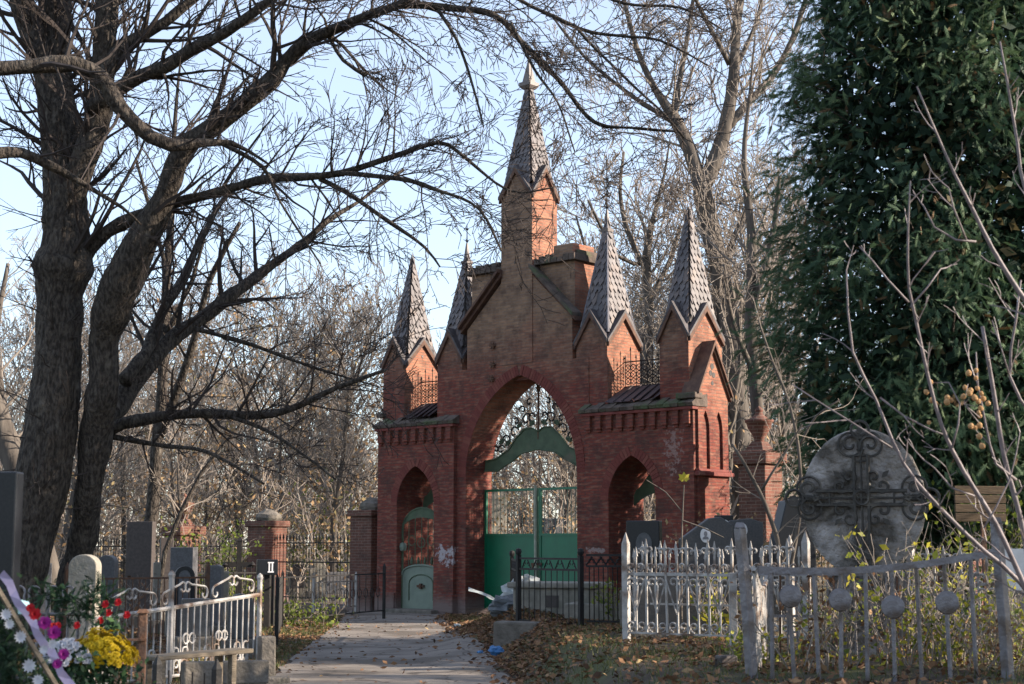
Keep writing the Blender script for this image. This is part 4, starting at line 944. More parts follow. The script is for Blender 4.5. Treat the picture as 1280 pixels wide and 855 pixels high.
# -- black fence with ball posts on the bank
def ball_fence(label, p0, p1, h, npk, posts, ends=True, orn=True):
    f, L = frame_from(p0, p1, 'iron_fence', label, -.02)
    po = None
    for x in posts:
        if po is None:
            mb = MB(); mb.box(-.035, .035, -.035, .035, -.3, h + .02); mb.lathe(0, 0, [(.0, h + .01), (.045, h + .03), (.055, h + .075), (.045, h + .12), (0, h + .135)], 8)
            po = mb.build('post', M['black'], f); po.location = (x * L, 0, 0)
        else: inst(po, f, (x * L, 0, 0))
    for z in (.10, h - .22, h - .05):
        mb = MB(); mb.box(.03, L - .03, -.014, .014, z, z + .032); mb.build('rail', M['black'], f)
    pk = None; cu = None
    for i in range(1, npk):
        x = L * i / npk
        if pk is None:
            mb = MB(); mb.tube([(0, 0, .10), (0, 0, h - .21)], .009, 4); pk = mb.build('picket', M['black'], f); pk.location = (x, 0, 0)
        else: inst(pk, f, (x, 0, 0))
        if orn:
            if cu is None:
                mb = MB(); mb.tube([(-.05, 0, h - .19), (-.02, 0, h - .15), (.02, 0, h - .10), (.05, 0, h - .06)], .012, 4); mb.tube(spiral(.02, h - .13, .045, .02, 0, 4.5, 8), .009, 4)
                cu = mb.build('scroll', M['black'], f); cu.location = (x, 0, 0)
            else: inst(cu, f, (x, 0, 0), 0, (1 if i % 2 else -1, 1, 1))
    return f
pA, pB, pC = (X(648, 26), 26.0), (X(725, 24.2), 24.2), (X(782, 24.0), 24.0)
ball_fence('black iron fence with ball topped posts in front of green gate', pA, pB, 1.15, 11, (0, 1))
ball_fence('black iron fence bay running behind the white fence corner post', (pB[0] + .06, pB[1]), pC, 1.15, 9, (1,), orn=True)
ball_fence('black iron fence bay going back toward the gateway', (pA[0], pA[1] + .06), (X(640, 29.5), 29.6), 1.10, 11, (1,))
# -- white ornate fence
def white_fence(label, p0, p1, h, bays, postl, postr, tilt=0.0):
    f, L = frame_from(p0, p1, 'ornate_fence', label, -.02); w = L / bays; f.rotation_euler.y = tilt
    rz = h - .30
    for x, on in ((0, postl), (L, postr)):
        if on:
            mb = MB(); mb.box(x - .04, x + .04, -.04, .04, -.3, h + .10); mb.frustum(x, 0, h + .10, h + .24, .04, .04, .004, .004); mb.build('post', M['white'], f, bevel=.006)
    for z, t in ((rz, .035), (.14, .022)):
        mb = MB(); mb.box(.04, L - .04, -.014, .014, z, z + t); mb.build('rail', M['white'], f)
    mb = MB(); mb.box(.04 + w, L - .04 - w, .016, .03, rz - .36, rz - .335); mb.build('tie_bar', M['white'], f)
    P = {}
    def put(nm, x, sx=1):
        if nm not in P:
            mb = MB()
            if nm == 'tall':
                mb.box(-.013, .013, -.011, .011, .14, h + .04); mb.frustum(0, 0, h + .04, h + .16, .024, .012, .003, .003)
                for s in (-1, 1): mb.tube([(s * .012, 0, h - .02)] + spiral(s * .055, h + .02, .045, .018, PI / 2 + s * 2.0, PI / 2 + s * 2.0 - s * 5.2, 10), .014, 4)
            elif nm == 'short':
                mb.box(-.010, .010, -.010, .010, .14, h - .06); mb.frustum(0, 0, h - .06, h + .06, .022, .012, .003, .003)
                for s in (-1, 1):
                    mb.tube(spiral(s * .062, rz + .11, .055, .02, -PI / 2, -PI / 2 + s * 5.4, 11), .014, 4)
            elif nm == 'under':
                for s in (-1, 1): mb.tube([(s * .006, 0, rz - .30)] + spiral(s * .068, rz - .085, .066, .022, PI / 2 + s * 2.4, PI / 2 + s * 2.4 - s * 6.4, 14), .014, 4)
            elif nm == 'foot':
                for s in (-1, 1): mb.tube(spiral(s * .07, .235, .065, .02, -PI / 2, -PI / 2 + s * 6.8, 13), .014, 4)
            elif nm == 'brace':
                mb.tube([(-w / 2, -.012, rz - .02), (0, -.012, .40)], .011, 4)
            o = mb.build({'tall': 'spear_picket', 'short': 'short_picket', 'under': 'scroll', 'foot': 'scroll', 'brace': 'diagonal_bar'}[nm], M['white'], f); P[nm] = o
            o.location = (x, 0, 0); o.scale = (sx, 1, 1)
        else:
            c = inst(P[nm], f, (x, R.uniform(-.006, .006), R.uniform(-.012, .008)), 0, (sx, 1, R.uniform(.985, 1.01))); c.rotation_euler = (R.uniform(-.02, .02), R.uniform(-.022, .022), R.uniform(-.06, .06))
    for i in range(bays):
        x = w * (i + .5); put('short', x); put('under', x); put('foot', x); put('brace', x); put('brace', x, -1)
        if i: put('tall', w * i)
    return f
wA = Vector((X(781, 20), 20.0)); wB = Vector((X(938, 19.0), 19.0)); wC = Vector((X(1004, 18.6), 18.6))
white_fence('flaking white ornate iron fence with spear finials left of the leaning post', wA, wB, 1.16, 6, True, False)
white_fence('flaking white ornate fence panel behind leaning grey post and below disc', wB + (wC - wB) * .02, wC, 1.16, 3, False, True)
mb = MB(); mb.box(-.045, .045, -.045, .045, -.3, .88); o = mb.build('fence_post', M['white'], bevel=.008); o.location = (X(912, 19.1), 19.05, gz(X(912, 19.1), 19.05))
tag(o, 'short thick white post set against the ornate white fence', 'post')
white_fence('white ornate iron fence at the back of the same plot', (wA.x + .15, wA.y + 2.2), (wC.x + .2, wC.y + 2.2), 1.1, 9, True, True)
# -- silver grey near fence with discs and sagging rail
nA = Vector((X(945, 14.3), 14.3)); nB = Vector((X(1247, 14.0), 14.0))
f, L = frame_from(nA, nB, 'sagging_fence', 'silver painted iron fence with discs and sagging top rail at lower right')
f.location.z = .22; g0 = .22
def post(x, h, dx):
    mb = MB(); mb.tube([(x + dx, 0, h), (x + dx * .45, 0, h * .5), (x - dx * .1, 0, -.4)], [.058, .058, .06], 4); mb.frustum(x + dx, 0, h, h + .05, .05, .05, .035, .035); return mb.build('post', M['silver'], f, bevel=.008)
post(-.06, 1.56, -.10); post(L + .02, 1.60, -.06)
rail = lambda t: 1.19 + .12 * t - .26 * (t * (1 - t)) + .05 * t * t
mb = MB(); n = 16
for i in range(n):
    t0, t1 = i / n, (i + 1) / n; n0 = len(mb.v)
    for t in (t0, t1):
        for dy, dz in ((-.03, -.03), (.03, -.03), (.03, .03), (-.03, .03)): mb.v.append((t * L, dy, rail(t) + dz))
    for k in range(4): mb.face((n0 + k, n0 + (k + 1) % 4, n0 + 4 + (k + 1) % 4, n0 + 4 + k))
mb.build('top_rail', M['silver'], f)
mb = MB(); mb.box(0, L, -.02, .02, .02, .06); mb.build('bottom_rail', M['silver'], f)
for i, (t, disc) in enumerate(((.13, .95), (.235, 0), (.335, .92), (.44, 0), (.55, .86), (.655, 0), (.77, .90), (.875, 0), (.05, 0))):
    x = t * L; mb = MB(); b = R.uniform(-.02, .05)
    mb.tube([(x - b * .6, 0, rail(t)), (x, .0, .6), (x + b, 0, -.3)], .021, 5); mb.build('picket', M['silver'], f)
    if disc:
        mb = MB(); mb.lathe(0, 0, [(.0, -.016), (.098, -.014), (.105, 0), (.098, .014), (.06, .02), (.0, .02)], 18); mb.box(-.05, .02, -.012, .012, .018, .026)
        o = mb.build('disc', M['silver'], f); o.location = (x, -.02, disc); o.rotation_euler = (PI / 2, 0, R.uniform(-.2, .2))
fb, Lb = frame_from((nA.x + .25, 16.9), (nB.x + .5, 16.4), 'sagging_fence', 'thin rusty silver fence at the back of the weedy plot'); fb.location.z = .25
for z in (.1, .62, 1.06):
    mb = MB(); mb.box(0, Lb, -.012, .012, z, z + .03); mb.build('rail', M['silver'], fb)
for i in range(24):
    x = Lb * (i + .5) / 24; b_ = R.uniform(-.03, .03); mb = MB(); mb.tube([(x, 0, -.2), (x + b_, 0, 1.09 + R.uniform(-.03, .08))], .012, 4); mb.build('picket', M['silver' if i % 3 else 'rust'], fb)
# side gate with concave arc going back from the leaning post
f2, L2 = frame_from((nA.x + .03, nA.y + .5), (nA.x + .62, nA.y + 3.2), 'picket_gate', 'white iron picket gate with a concave arched top beside leaning post', 0); f2.location.z = .25; f2['category'] = 'gate'
arc = lambda t: 1.16 - .22 * math.sin(PI * t)
mb = MB(); mb.tube([(t * L2, 0, arc(t)) for t in np.linspace(0, 1, 14)], .026, 6); mb.build('arched_rail', M['white'], f2)
mb = MB(); mb.box(0, L2, -.015, .015, .1, .14); mb.build('bottom_rail', M['white'], f2)
for i in range(15):
    t = (i + .5) / 15; mb = MB(); mb.tube([(t * L2, 0, -.2), (t * L2, 0, arc(t))], .014, 4); mb.build('picket', M['white'], f2)
# far white fence at the right edge
white_fence('white ornate iron fence at the right edge behind the near post', (X(1150, 18), 18.6), (X(1330, 17), 17.6), 1.02, 8, True, True)
mb = MB(); mb.box(-.16, .16, -.01, .01, -.22, .22); o = mb.build('enamel_plate', M['ceram'], bevel=.004); o.location = at(1268, 712, 16.8)
tag(o, 'blank white plate fixed on the fence at the right edge', 'plate')
# wooden board on post behind at right
b = thing('wooden_signboard', 'old brown wooden board on a stake near the right fence post', 'sign', (X(1225, 20), 20.0, gz(X(1225, 20), 20)), .2)
mb = MB(); mb.box(-.03, .03, -.02, .02, -.2, 1.75); mb.build('stake', M['rust'], b)
for k in range(4):
    mb = MB(); mb.box(-.40, .30, -.05, -.022, 1.48 + k * .115, 1.585 + k * .115); mb.build('plank', M['oldwood'], b, bevel=.006)
# -- left white fence with curls
f, L = frame_from((X(118, 16.6), 16.6), (X(329, 19.6), 19.6), 'scroll_fence', 'low white iron fence with curled scrolls and slanting rail behind bench'); f.location.z = .05
th_, hh = 0.0, 1.02
for x, h in ((0, 1.02), (L * .44, 1.22), (L - .01, 1.16)):
    mb = MB(); mb.tube([(x, 0, -.3), (x, 0, h)], .032, 8); mb.lathe(x, 0, [(.035, h), (.042, h + .03), (.03, h + .06), (.0, h + .085)], 8); mb.build('post', M['white'], f)
tr = lambda x: .80 + .18 * x / L
mb = MB(); mb.tube([(0, 0, tr(0)), (L, 0, tr(L))], .026, 6); mb.build('top_rail', M['white'], f)
mb = MB(); mb.tube([(0, 0, .12), (L, 0, .12)], .018, 6); mb.build('bottom_rail', M['white'], f)
npk = 26
for i in range(1, npk):
    x = L * i / npk; mb = MB(); mb.tube([(x, 0, .12), (x, 0, tr(x))], .0105, 5); mb.build('picket', M['white'], f)
def curl_pair(x0, x1, z0f, up, parent=f):
    for s, xa, xb in ((1, x0, (x0 + x1) / 2), (-1, x1, (x0 + x1) / 2)):
        mb = MB(); r = .085
        pts = spiral(xa + s * r, z0f(xa) + up * (r + .02), r, .03, PI / 2 if s > 0 else PI / 2, PI / 2 + s * 4.9, 14)[::-1]
        pts += [(xb - s * .12, 0, z0f(xb) + up * .24)] + spiral(xb - s * .05, z0f(xb) + up * .20, .07, .025, PI / 2 * up, PI / 2 * up - s * up * 4.6, 12)
        mb.tube(pts, .013, 5); mb.build('scroll', M['white'], parent)
for k in range(3): curl_pair(L * (.08 + .30 * k), L * (.36 + .30 * k), tr, 1)
for k in range(5):
    for zz, r in ((.36, .075), (.24, .055)):
        for s in (-1, 1):
            xc = L * (.12 + .19 * k); mb = MB(); mb.tube([(xc, 0, .14)] + spiral(xc + s * (r + .02), zz, r, .025, PI / 2 - s * 2.4 + PI, PI / 2 - s * 2.4 + PI - s * 5.6, 13), .012, 5); mb.build('scroll', M['white'], f)
for k in range(2):
    for s in (-1, 1):
        xc = L * (.55 + .2 * k); mb = MB(); mb.tube(spiral(xc + s * .06, .52, .06, .055, 0, 6.0, 13), .012, 5); mb.build('scroll', M['white'], f)
# left edge small white fence with curls
f, L = frame_from((X(18, 17), 17.0), (X(118, 16.8), 16.8), 'scroll_fence', 'short grey curled iron fence in front of the round topped stone'); f.location.z = .08
for z in (.15, .82): 
    mb = MB(); mb.tube([(0, 0, z), (L, 0, z)], .02, 6); mb.build('rail', M['silver'], f)
for i in range(9):
    x = L * i / 8; mb = MB(); mb.tube([(x, 0, 0), (x, 0, .82 if i % 4 else 1.15)], .016 if i % 4 else .026, 5); mb.build('picket' if i % 4 else 'post', M['silver'], f)
for xc in (.22, .62):
    for s in (-1, 1):
        mb = MB(); mb.tube([(xc, 0, .84), (xc + s * .03, 0, 1.0)] + spiral(xc + s * .10, 1.05, .08, .03, PI / 2 + s * 1.6, PI / 2 + s * 1.6 - s * 4.6, 12), .014, 5); mb.build('scroll', M['silver'], f)
# black low fences on the left
def plain_fence(label, p0, p1, h, n, m='black', rings=False, spears=False):
    f, L = frame_from(p0, p1, 'low_fence', label)
    for x in (0, L):
        mb = MB(); mb.box(x - .03, x + .03, -.03, .03, -.3, h + .16); mb.frustum(x, 0, h + .16, h + .24, .03, .03, .003, .003); mb.build('post', M[m], f)
    for z in (.12, h):
        mb = MB(); mb.box(0, L, -.012, .012, z - .03, z); mb.build('rail', M[m], f)
    pk = None
    for i in range(1, n):
        x = L * i / n
        if pk is None:
            mb = MB(); mb.tube([(0, 0, .1), (0, 0, h - .02 + (.14 if spears else 0))], [.011, .009], 4)
            if rings: mb.tube(spiral(0, h * .55, .11, .11, 0, 2 * PI, 14), .010, 4, False)
            pk = mb.build('picket', M[m], f); pk.location = (x, 0, 0)
        else: inst(pk, f, (x, 0, 0))
    return f
plain_fence('black ringed iron fence running from the plaque post to gateway', (X(345, 33), 33.0), (X(482, 38.5), 38.5), 1.0, 16, rings=True)
plain_fence('black iron railing with spikes left of the numbered plaque', (X(235, 31), 31.0), (X(340, 32), 32.0), 1.1, 18, spears=True)
plain_fence('grey iron grave railing beside the path left of the gateway', (X(350, 27), 27.0), (X(352, 32), 32.5), .95, 16, 'black', spears=True)
plain_fence('dark iron railing behind the round topped headstone', (X(40, 22), 24.0), (X(240, 24), 25.5), 1.05, 22, 'rust')
plain_fence('pale iron railing on grave just outside the boundary fence', (X(395, 41), 41.0), (X(445, 43), 43.5), .8, 10, 'white')
plain_fence('low black spiked railing in front of the wooden bench', (X(205, 13.5), 13.5), (X(278, 13.0), 13.0), .42, 5, spears=True)
# ================================================================== gravestones
def stone(name, label, px, ytop, wpx, Y, m, prof='flat', thick=.16, rz=0.0, base='concrete', h=None, baseh=.25, group=None):
    w = wpx / F * Y; x = X(px, Y); g = gz(x, Y); zt = at(px, ytop, Y).z - g
    t = thing(name, label, 'gravestone', (x, Y, g), rz, group)
    z0 = baseh if h is None else zt - h
    hw = w / 2
    if prof == 'flat': out = [(-hw, z0), (hw, z0), (hw, zt), (-hw, zt)]
    elif prof == 'round': out = [(-hw, z0), (hw, z0)] + [(hw * math.cos(PI * k / 12), zt - hw * .85 + hw * .85 * math.sin(PI * k / 12)) for k in range(13)]
    elif prof == 'slant': out = [(-hw, z0), (hw, z0), (hw, zt - .16 * w), (hw * .55, zt), (hw * .1, zt - .02), (-hw, zt - .42 * w)]
    elif prof == 'peak': out = [(-hw, z0), (hw, z0), (hw, zt - .1 * w), (hw * .4, zt), (-hw * .55, zt - .05 * w), (-hw, zt - .2 * w)]
    elif prof == 'lump': out = [(-hw, z0), (hw, z0), (hw * .9, (z0 + zt) * .55), (hw * .55, zt - .1), (hw * .15, zt), (-hw * .3, zt - .05), (-hw * .8, (z0 + zt) * .55)]
    mb = MB(); mb.prism(out, -thick / 2, thick / 2); mb.build('slab', M[m], t, bevel=.012)
    mb = MB(); mb.box(-hw - .08, hw + .08, -thick / 2 - .1, thick / 2 + .1, -.2, z0 - .002); mb.build('base', M[base], t, bevel=.015)
    return t, z0, zt, hw, thick
def portrait(t, x, z, y, w, h, m='ceram'):
    n = 20; mb = MB(); mb.prism([(x + w * math.cos(2 * PI * k / n), z + h * math.sin(2 * PI * k / n)) for k in range(n)], y - .012, y); p = mb.build('portrait_plate', M[m], t)
    if m == 'ceram':
        mb = MB(); mb.prism([(x + w * .80 * math.cos(2 * PI * k / n), z + h * .82 * math.sin(2 * PI * k / n)) for k in range(n)], y - .015, y - .011); mb.build('print_ground', M['ceram'], p)
    mb = MB(); mb.prism([(x + w * .34 * math.cos(2 * PI * k / n), z + h * .18 + h * .34 * math.sin(2 * PI * k / n)) for k in range(n)], y - .018, y - .0135)
    mb.prism([(x - w * .62, z - h * .58), (x + w * .62, z - h * .58), (x + w * .5, z - h * .30), (x + w * .2, z - h * .16), (x - w * .2, z - h * .16), (x - w * .5, z - h * .30)], y - .0175, y - .013)
    mb.build('bust_print', M['photo'] if m == 'ceram' else M['granitem'], p)
# right side group behind the white fence
t, z0, zt, hw, tk_ = stone('headstone', 'black rectangular headstone with etched portrait behind white fence', 804, 651, 42, 23, 'granite', 'flat', .22, -.30, h=1.0, baseh=.4)
portrait(t, .02, zt - .34, -.112, .12, .17, 'etch')
t, z0, zt, hw, tk_ = stone('headstone', 'grey slanted headstone with oval portrait behind white fence', 880, 646, 66, 22.4, 'granitem', 'slant', .16, .10, h=.95)
portrait(t, -.02, zt - .26, -.082, .075, .105)
t, z0, zt, hw, tk_ = stone('headstone', 'small black headstone with oval portrait between two grey ones', 903, 644, 22, 24.4, 'granite', 'flat', .14, .10, h=.9)
portrait(t, 0, zt - .17, -.072, .07, .10)
t, z0, zt, hw, tk_ = stone('headstone', 'grey headstone with oval portrait next to the leaning grey post', 925, 648, 52, 22.8, 'granitem', 'peak', .16, -.05, h=.95)
portrait(t, -.0, zt - .17, -.082, .075, .105)
stone('headstone', 'rough black upright boulder stone left of the disc monument', 985, 622, 62, 21.5, 'granite', 'lump', .3, .2)
t, z0, zt, hw, tk_ = stone('headstone', 'dark gravestone lying low behind the white ornate fence', 850, 716, 110, 21.0, 'granitem', 'flat', .35, .0, baseh=.15)
# white-grey tomb chest inside the black fence
t = thing('tomb_chest', 'grey stone tomb chest with brown plaque behind black fence', 'tomb', (X(700, 27.2), 27.2, gz(X(700, 27.2), 27.2)), -.45)
mb = MB(); mb.box(-.72, .72, -.40, .40, -.1, .46); mb.build('chest', M['lime'], t, bevel=.02)
mb = MB(); mb.box(-.80, .80, -.48, .48, .462, .56); mb.build('lid', M['lime'], t, bevel=.025)
mb = MB(); mb.box(-.10, .14, -.418, -.395, .14, .34); mb.build('plaque', M['brownstone'], t)
t = thing('grave_kerb', 'pale stone grave kerb right of the tomb chest', 'grave', (X(752, 26.5), 26.5, gz(X(752, 26.5), 26.5)), -.2)
for nm, b in (('kerb', (-.5, .55, -.9, -.78, -.1, .30)), ('kerb', (-.5, .55, .78, .9, -.1, .30)), ('kerb', (.43, .55, -.778, .778, -.1, .30)), ('kerb', (-.5, -.38, -.778, .778, -.1, .30)), ('ledger', (-.376, .426, -.774, .774, -.1, .24))):
    mb = MB(); mb.box(*b); mb.build(nm, M['lime'], t, bevel=.015)
# left side stones
stone('headstone', 'tall polished black stele at the left edge of the picture', 0, 590, 56, 10.5, 'granite', 'flat', .14, -.05, 'granitem')
stone('headstone', 'pale round topped limestone headstone beside the old tree', 112, 693, 35, 21.5, 'lime', 'round', .24, -.05)
stone('headstone', 'small grey round topped stone behind the pale headstone', 140, 694, 22, 26, 'grey', 'round', .2, -.1)
stone('headstone', 'tall plain brown slab behind the slender tree', 180, 652, 33, 31, 'brownstone', 'flat', .22, -.1)
stone('headstone', 'narrow pale stone post right of the brown slab', 201, 703, 9, 29, 'lime', 'flat', .14, .3)
stone('headstone', 'brown leaning slab left of the bright grey slab', 212, 672, 16, 34, 'brownstone', 'flat', .2, .3)
stone('headstone', 'broad polished grey slab with lit top in front of urn pillar', 234, 684, 29, 29, 'grey', 'flat', .30, -.1)
stone('headstone', 'small tapered grey stone right of the black arched stone', 272, 706, 21, 27, 'grey', 'peak', .16, -.1)
stone('headstone', 'low white marker stone beside the tapered grey stone', 285, 714, 10, 28, 'lime', 'flat', .14, .2)
stone('headstone', 'grey stone partly hidden at far left behind the old tree', 50, 704, 40, 29, 'grey', 'flat', .2, .3)
stone('headstone', 'dark upright stone low behind the white scroll fence', 250, 748, 34, 23, 'granitem', 'flat', .18, .3)
stone('headstone', 'dark rounded stone behind the right end of scroll fence', 305, 742, 30, 24, 'granitem', 'round', .18, .3)
for k, (px, yt, w, Y, m, lb) in enumerate(((622, 612, 22, 60, 'lime', 'tall pale monument seen through the gate bars at left'), (690, 648, 34, 58, 'grey', 'grey headstone seen through the right gate bars'), (655, 640, 16, 66, 'brownstone', 'brown headstone seen through the middle of the gate bars'), (712, 640, 14, 64, 'lime', 'white headstone seen through the gate bars at right jamb'),
        (400, 700, 22, 52, 'lime', 'pale tomb seen beyond the spear fence near its middle'), (425, 715, 30, 50, 'grey', 'grey tomb seen beyond the spear fence by the gateway'), (375, 705, 18, 56, 'brownstone', 'reddish tomb seen beyond the spear fence by broken pillar'))):
    stone('headstone', lb, px, yt, w, Y, m, 'flat' if k % 2 else 'round', .25, .3)
# black arched stone: a ring shaped arch
t = thing('arched_monument', 'polished black horseshoe arch monument in front of the grey slab', 'gravestone', (X(235, 27.5), 27.5, gz(X(235, 27.5), 27.5)), .25)
mb = MB(); n = 14; ro, ri = .17, .10; zc = at(235, 720, 27.5).z - gz(X(235, 27.5), 27.5)
sec = [(-ro, zc - .5)] + [(-ro * math.cos(PI * k / n), zc + ro * math.sin(PI * k / n)) for k in range(n + 1)] + [(ro, zc - .5)]
sei = [(-ri, zc - .5)] + [(-ri * math.cos(PI * k / n), zc + ri * math.sin(PI * k / n)) for k in range(n + 1)] + [(ri, zc - .5)]
for k in range(len(sec) - 1):
    n0 = len(mb.v); mb.v += [(sec[k][0], -.15, sec[k][1]), (sec[k + 1][0], -.15, sec[k + 1][1]), (sei[k + 1][0], -.15, sei[k + 1][1]), (sei[k][0], -.15, sei[k][1]), (sec[k][0], .15, sec[k][1]), (sec[k + 1][0], .15, sec[k + 1][1]), (sei[k + 1][0], .15, sei[k + 1][1]), (sei[k][0], .15, sei[k][1])]
    for q in ((0, 3, 2, 1), (4, 5, 6, 7), (0, 1, 5, 4), (3, 7, 6, 2)): mb.face(tuple(n0 + a for a in q))
mb.build('arch', M['granite'], t)
mb = MB(); mb.box(-.30, .30, -.22, .22, -.1, zc - .5); mb.build('base', M['granitem'], t, bevel=.02)
# dark pedestal lantern and its post
t = thing('iron_cross', 'small black iron memorial cross before the spear fence', 'cross', (X(302, 33), 33, gz(X(302, 33), 33)), .2)
zt = at(302, 676, 33).z - gz(X(302, 33), 33)
mb = MB(); mb.box(-.05, .05, -.03, .03, -.1, zt); mb.frustum(0, 0, zt, zt + .08, .07, .04, .01, .01); mb.build('upright', M['black'], t)
mb = MB(); mb.box(-.28, .28, -.031, .031, zt - .55, zt - .44); mb.build('crossbar', M['black'], t)
for s in (-1, 1):
    mb = MB(); mb.lathe(s * .28, 0, [(0, zt - .57), (.07, zt - .5), (0, zt - .42)], 8); mb.build('knob', M['black'], t)
t = thing('plaque_post', 'dark boxed plaque with white numeral II on a black post', 'sign', (X(337, 31), 31, gz(X(337, 31), 31)), .25)
zc = at(337, 709, 31).z - gz(X(337, 31), 31)
mb = MB(); mb.box(-.05, .05, -.04, .04, -.2, zc - .15); mb.build('post', M['black'], t)
mb = MB(); mb.box(-.20, .20, -.12, .12, zc - .15, zc + .15); mb.build('plaque', M['granite'], t, bevel=.012)
mb = MB()
for x in (.03, .09): mb.box(x - .013, x + .013, -.126, -.1215, zc - .085, zc + .085)
for z in (-.09, .09): mb.box(-.0, .12, -.127, -.1212, zc + z - .012, zc + z + .012)
mb.build('numeral', M['text'], t)
# ================================================================== disc monument and wrought cross
DY = 17.2; dc = at(1079, 628, DY); g = gz(dc.x, DY)
t = thing('disc_monument', 'large weathered grey stone disc monument before the dark arborvitae', 'monument', (dc.x, DY, g), -.20)
rx, rz_ = .66, .80; zc = dc.z - g
mb = MB(); n = 48; prof = [((rx + .012 * noise.noise(Vector((k * .9, 0, 4)))) * math.cos(2 * PI * k / n), zc + (rz_ + .014 * noise.noise(Vector((k * .9, 5, 1)))) * math.sin(2 * PI * k / n)) for k in range(n)]
mb.prism(prof, -.13, .13); mb.build('disc', M['disc'], t, bevel=.025)
mb = MB(); mb.box(-.42, .42, -.26, .26, -.2, zc - rz_ + .06); mb.build('pedestal', M['disc'], t, bevel=.03)
cr = thing('wrought_cross', 'openwork wrought iron cross standing against the disc monument', 'cross', (dc.x - .055, DY - .18, gz(dc.x, DY - .26)), -.20)
zc2 = at(1072, 622, DY - .26).z - cr.location.z; hw = .075; top = zc2 + .46; low = -.2
def rod(name, pts, r=.014, k=5): 
    mb = MB(); mb.tube([(a, 0, b) for a, b in pts], r, k); return mb.build(name, M['iron'], cr)
M['iron'] = mat('grey_green_iron', (.045,.042,.037), (.025,.023,.021), 14, .6, .3, metal=.2, c3=(.075,.068,.058), c3amt=.4, spec=.4)
for x in (-hw, 0, hw): rod('upright', [(x, low), (x, top)], .021 if x else .013)
for z in (-hw, 0, hw): rod('arm', [(-.48, zc2 + z), (.48, zc2 + z)], .021 if z else .013)
for z in (zc2 - .35, top - .06, zc2 - .72, top): rod('tie', [(-hw, z), (hw, z)], .013)
for x in (-.34, .34): rod('tie', [(x, zc2 - hw), (x, zc2 + hw)], .013)
mb = MB(); mb.tube(spiral(0, zc2, .075, .075, 0, 2 * PI, 18, -.015), .014, 5, False); mb.build('centre_ring', M['iron'], cr)
mb = MB(); mb.box(-.12, .12, -.03, .02, zc2 - .66, zc2 - .59); mb.build('name_clamp', M['iron'], cr)
def trefoil(cx, cz, ang, r=.13):
    ca, sa = math.cos(ang), math.sin(ang); tr_ = lambda p: [(cx + x * ca - z * sa, y, cz + x * sa + z * ca) for x, y, z in p]
    for s in (-1, 1):
        mb = MB(); mb.tube(tr_([(-.02, 0, 0), (.05, 0, s * .03)] + spiral(.10, s * .105, r * .85, .025, -s * 2.2, -s * 2.2 + s * 7.0, 20)), .018, 5); mb.build('scroll', M['iron'], cr)
        mb = MB(); mb.tube(tr_(spiral(.10, s * .105, r, r, 0, 2 * PI, 18, .012)), .015, 5, False); mb.build('scroll', M['iron'], cr)
    mb = MB(); mb.tube(tr_(spiral(.26, 0, r * .72, r * .72, 0, 2 * PI, 16)), .017, 5, False); mb.build('scroll', M['iron'], cr)
    mb = MB(); mb.prism([(p[0], p[2]) for p in tr_([(.20, 0, 0), (.26, 0, -.035), (.34, 0, 0), (.26, 0, .035)])], -.012, .012); mb.build('leaf', M['iron'], cr)
trefoil(.46, zc2, 0); trefoil(-.46, zc2, PI); trefoil(0, top + .02, PI / 2)
for sx in (-1, 1):
    for sz in (-1, 1):
        a = math.atan2(sz, sx)
        for off in (-.55, .55):
            mb = MB(); cx, cz = sx * .10, zc2 + sz * .10
            ctr = (cx + .13 * math.cos(a + off), cz + .13 * math.sin(a + off))
            mb.tube([(cx, 0, cz)] + spiral(ctr[0], ctr[1], .075, .022, a + off + math.copysign(2.4, off), a + off + math.copysign(2.4, off) - math.copysign(6.0, off), 16), .017, 5); mb.build('scroll', M['iron'], cr)
        mb = MB(); e = Vector((cx + .22 * math.cos(a), 0, cz + .22 * math.sin(a))); d = Vector((math.cos(a), 0, math.sin(a))) * .06; s_ = Vector((-math.sin(a), 0, math.cos(a))) * .03
        mb.prism([(q.x, q.z) for q in (e - d, e - s_, e + d, e + s_)], -.012, .012); mb.build('leaf', M['iron'], cr)
# ================================================================== bench, bollard, blocks, litter
bn = thing('bench', 'narrow weathered plank bench on thin legs beside white scroll fence', 'bench', (X(190, 15.2), 15.2, 0), 0); p2 = Vector((X(311, 16.4), 16.4, 0)); d = p2 - bn.location
bn.rotation_euler.z = math.atan2(d.y, d.x); L = math.hypot(d.x, d.y); bn.location.z = gz(bn.location.x, 15.2); zt = at(190, 820, 15.2).z - bn.location.z
mb = MB(); mb.box(0, L, -.13, .13, zt - .045, zt); mb.build('seat', M['wood'], bn, bevel=.01)
for x in (.12, L * .80):
    for y in (-.09, .09):
        mb = MB(); mb.box(x - .035, x + .035, y - .03, y + .03, -.2, zt - .046); mb.build('leg', M['wood'], bn, bevel=.006)
t = thing('rusty_post', 'square rusted iron fence post right of the yellow flowers', 'post', (X(185, 13), 13.0, 0), .2); zt = at(185, 766, 13).z
mb = MB(); mb.box(-.036, .036, -.036, .036, -.2, zt); mb.build('post', M['rust'], t, bevel=.01)
mb = MB(); mb.frustum(0, 0, zt, zt + .03, .05, .05, .03, .03); mb.build('cap', M['rust'], t)
for z in (.35, .85):
    mb = MB(); mb.box(-.9, .036, -.06, -.038, z, z + .02); mb.build('rail', M['rust'], t)
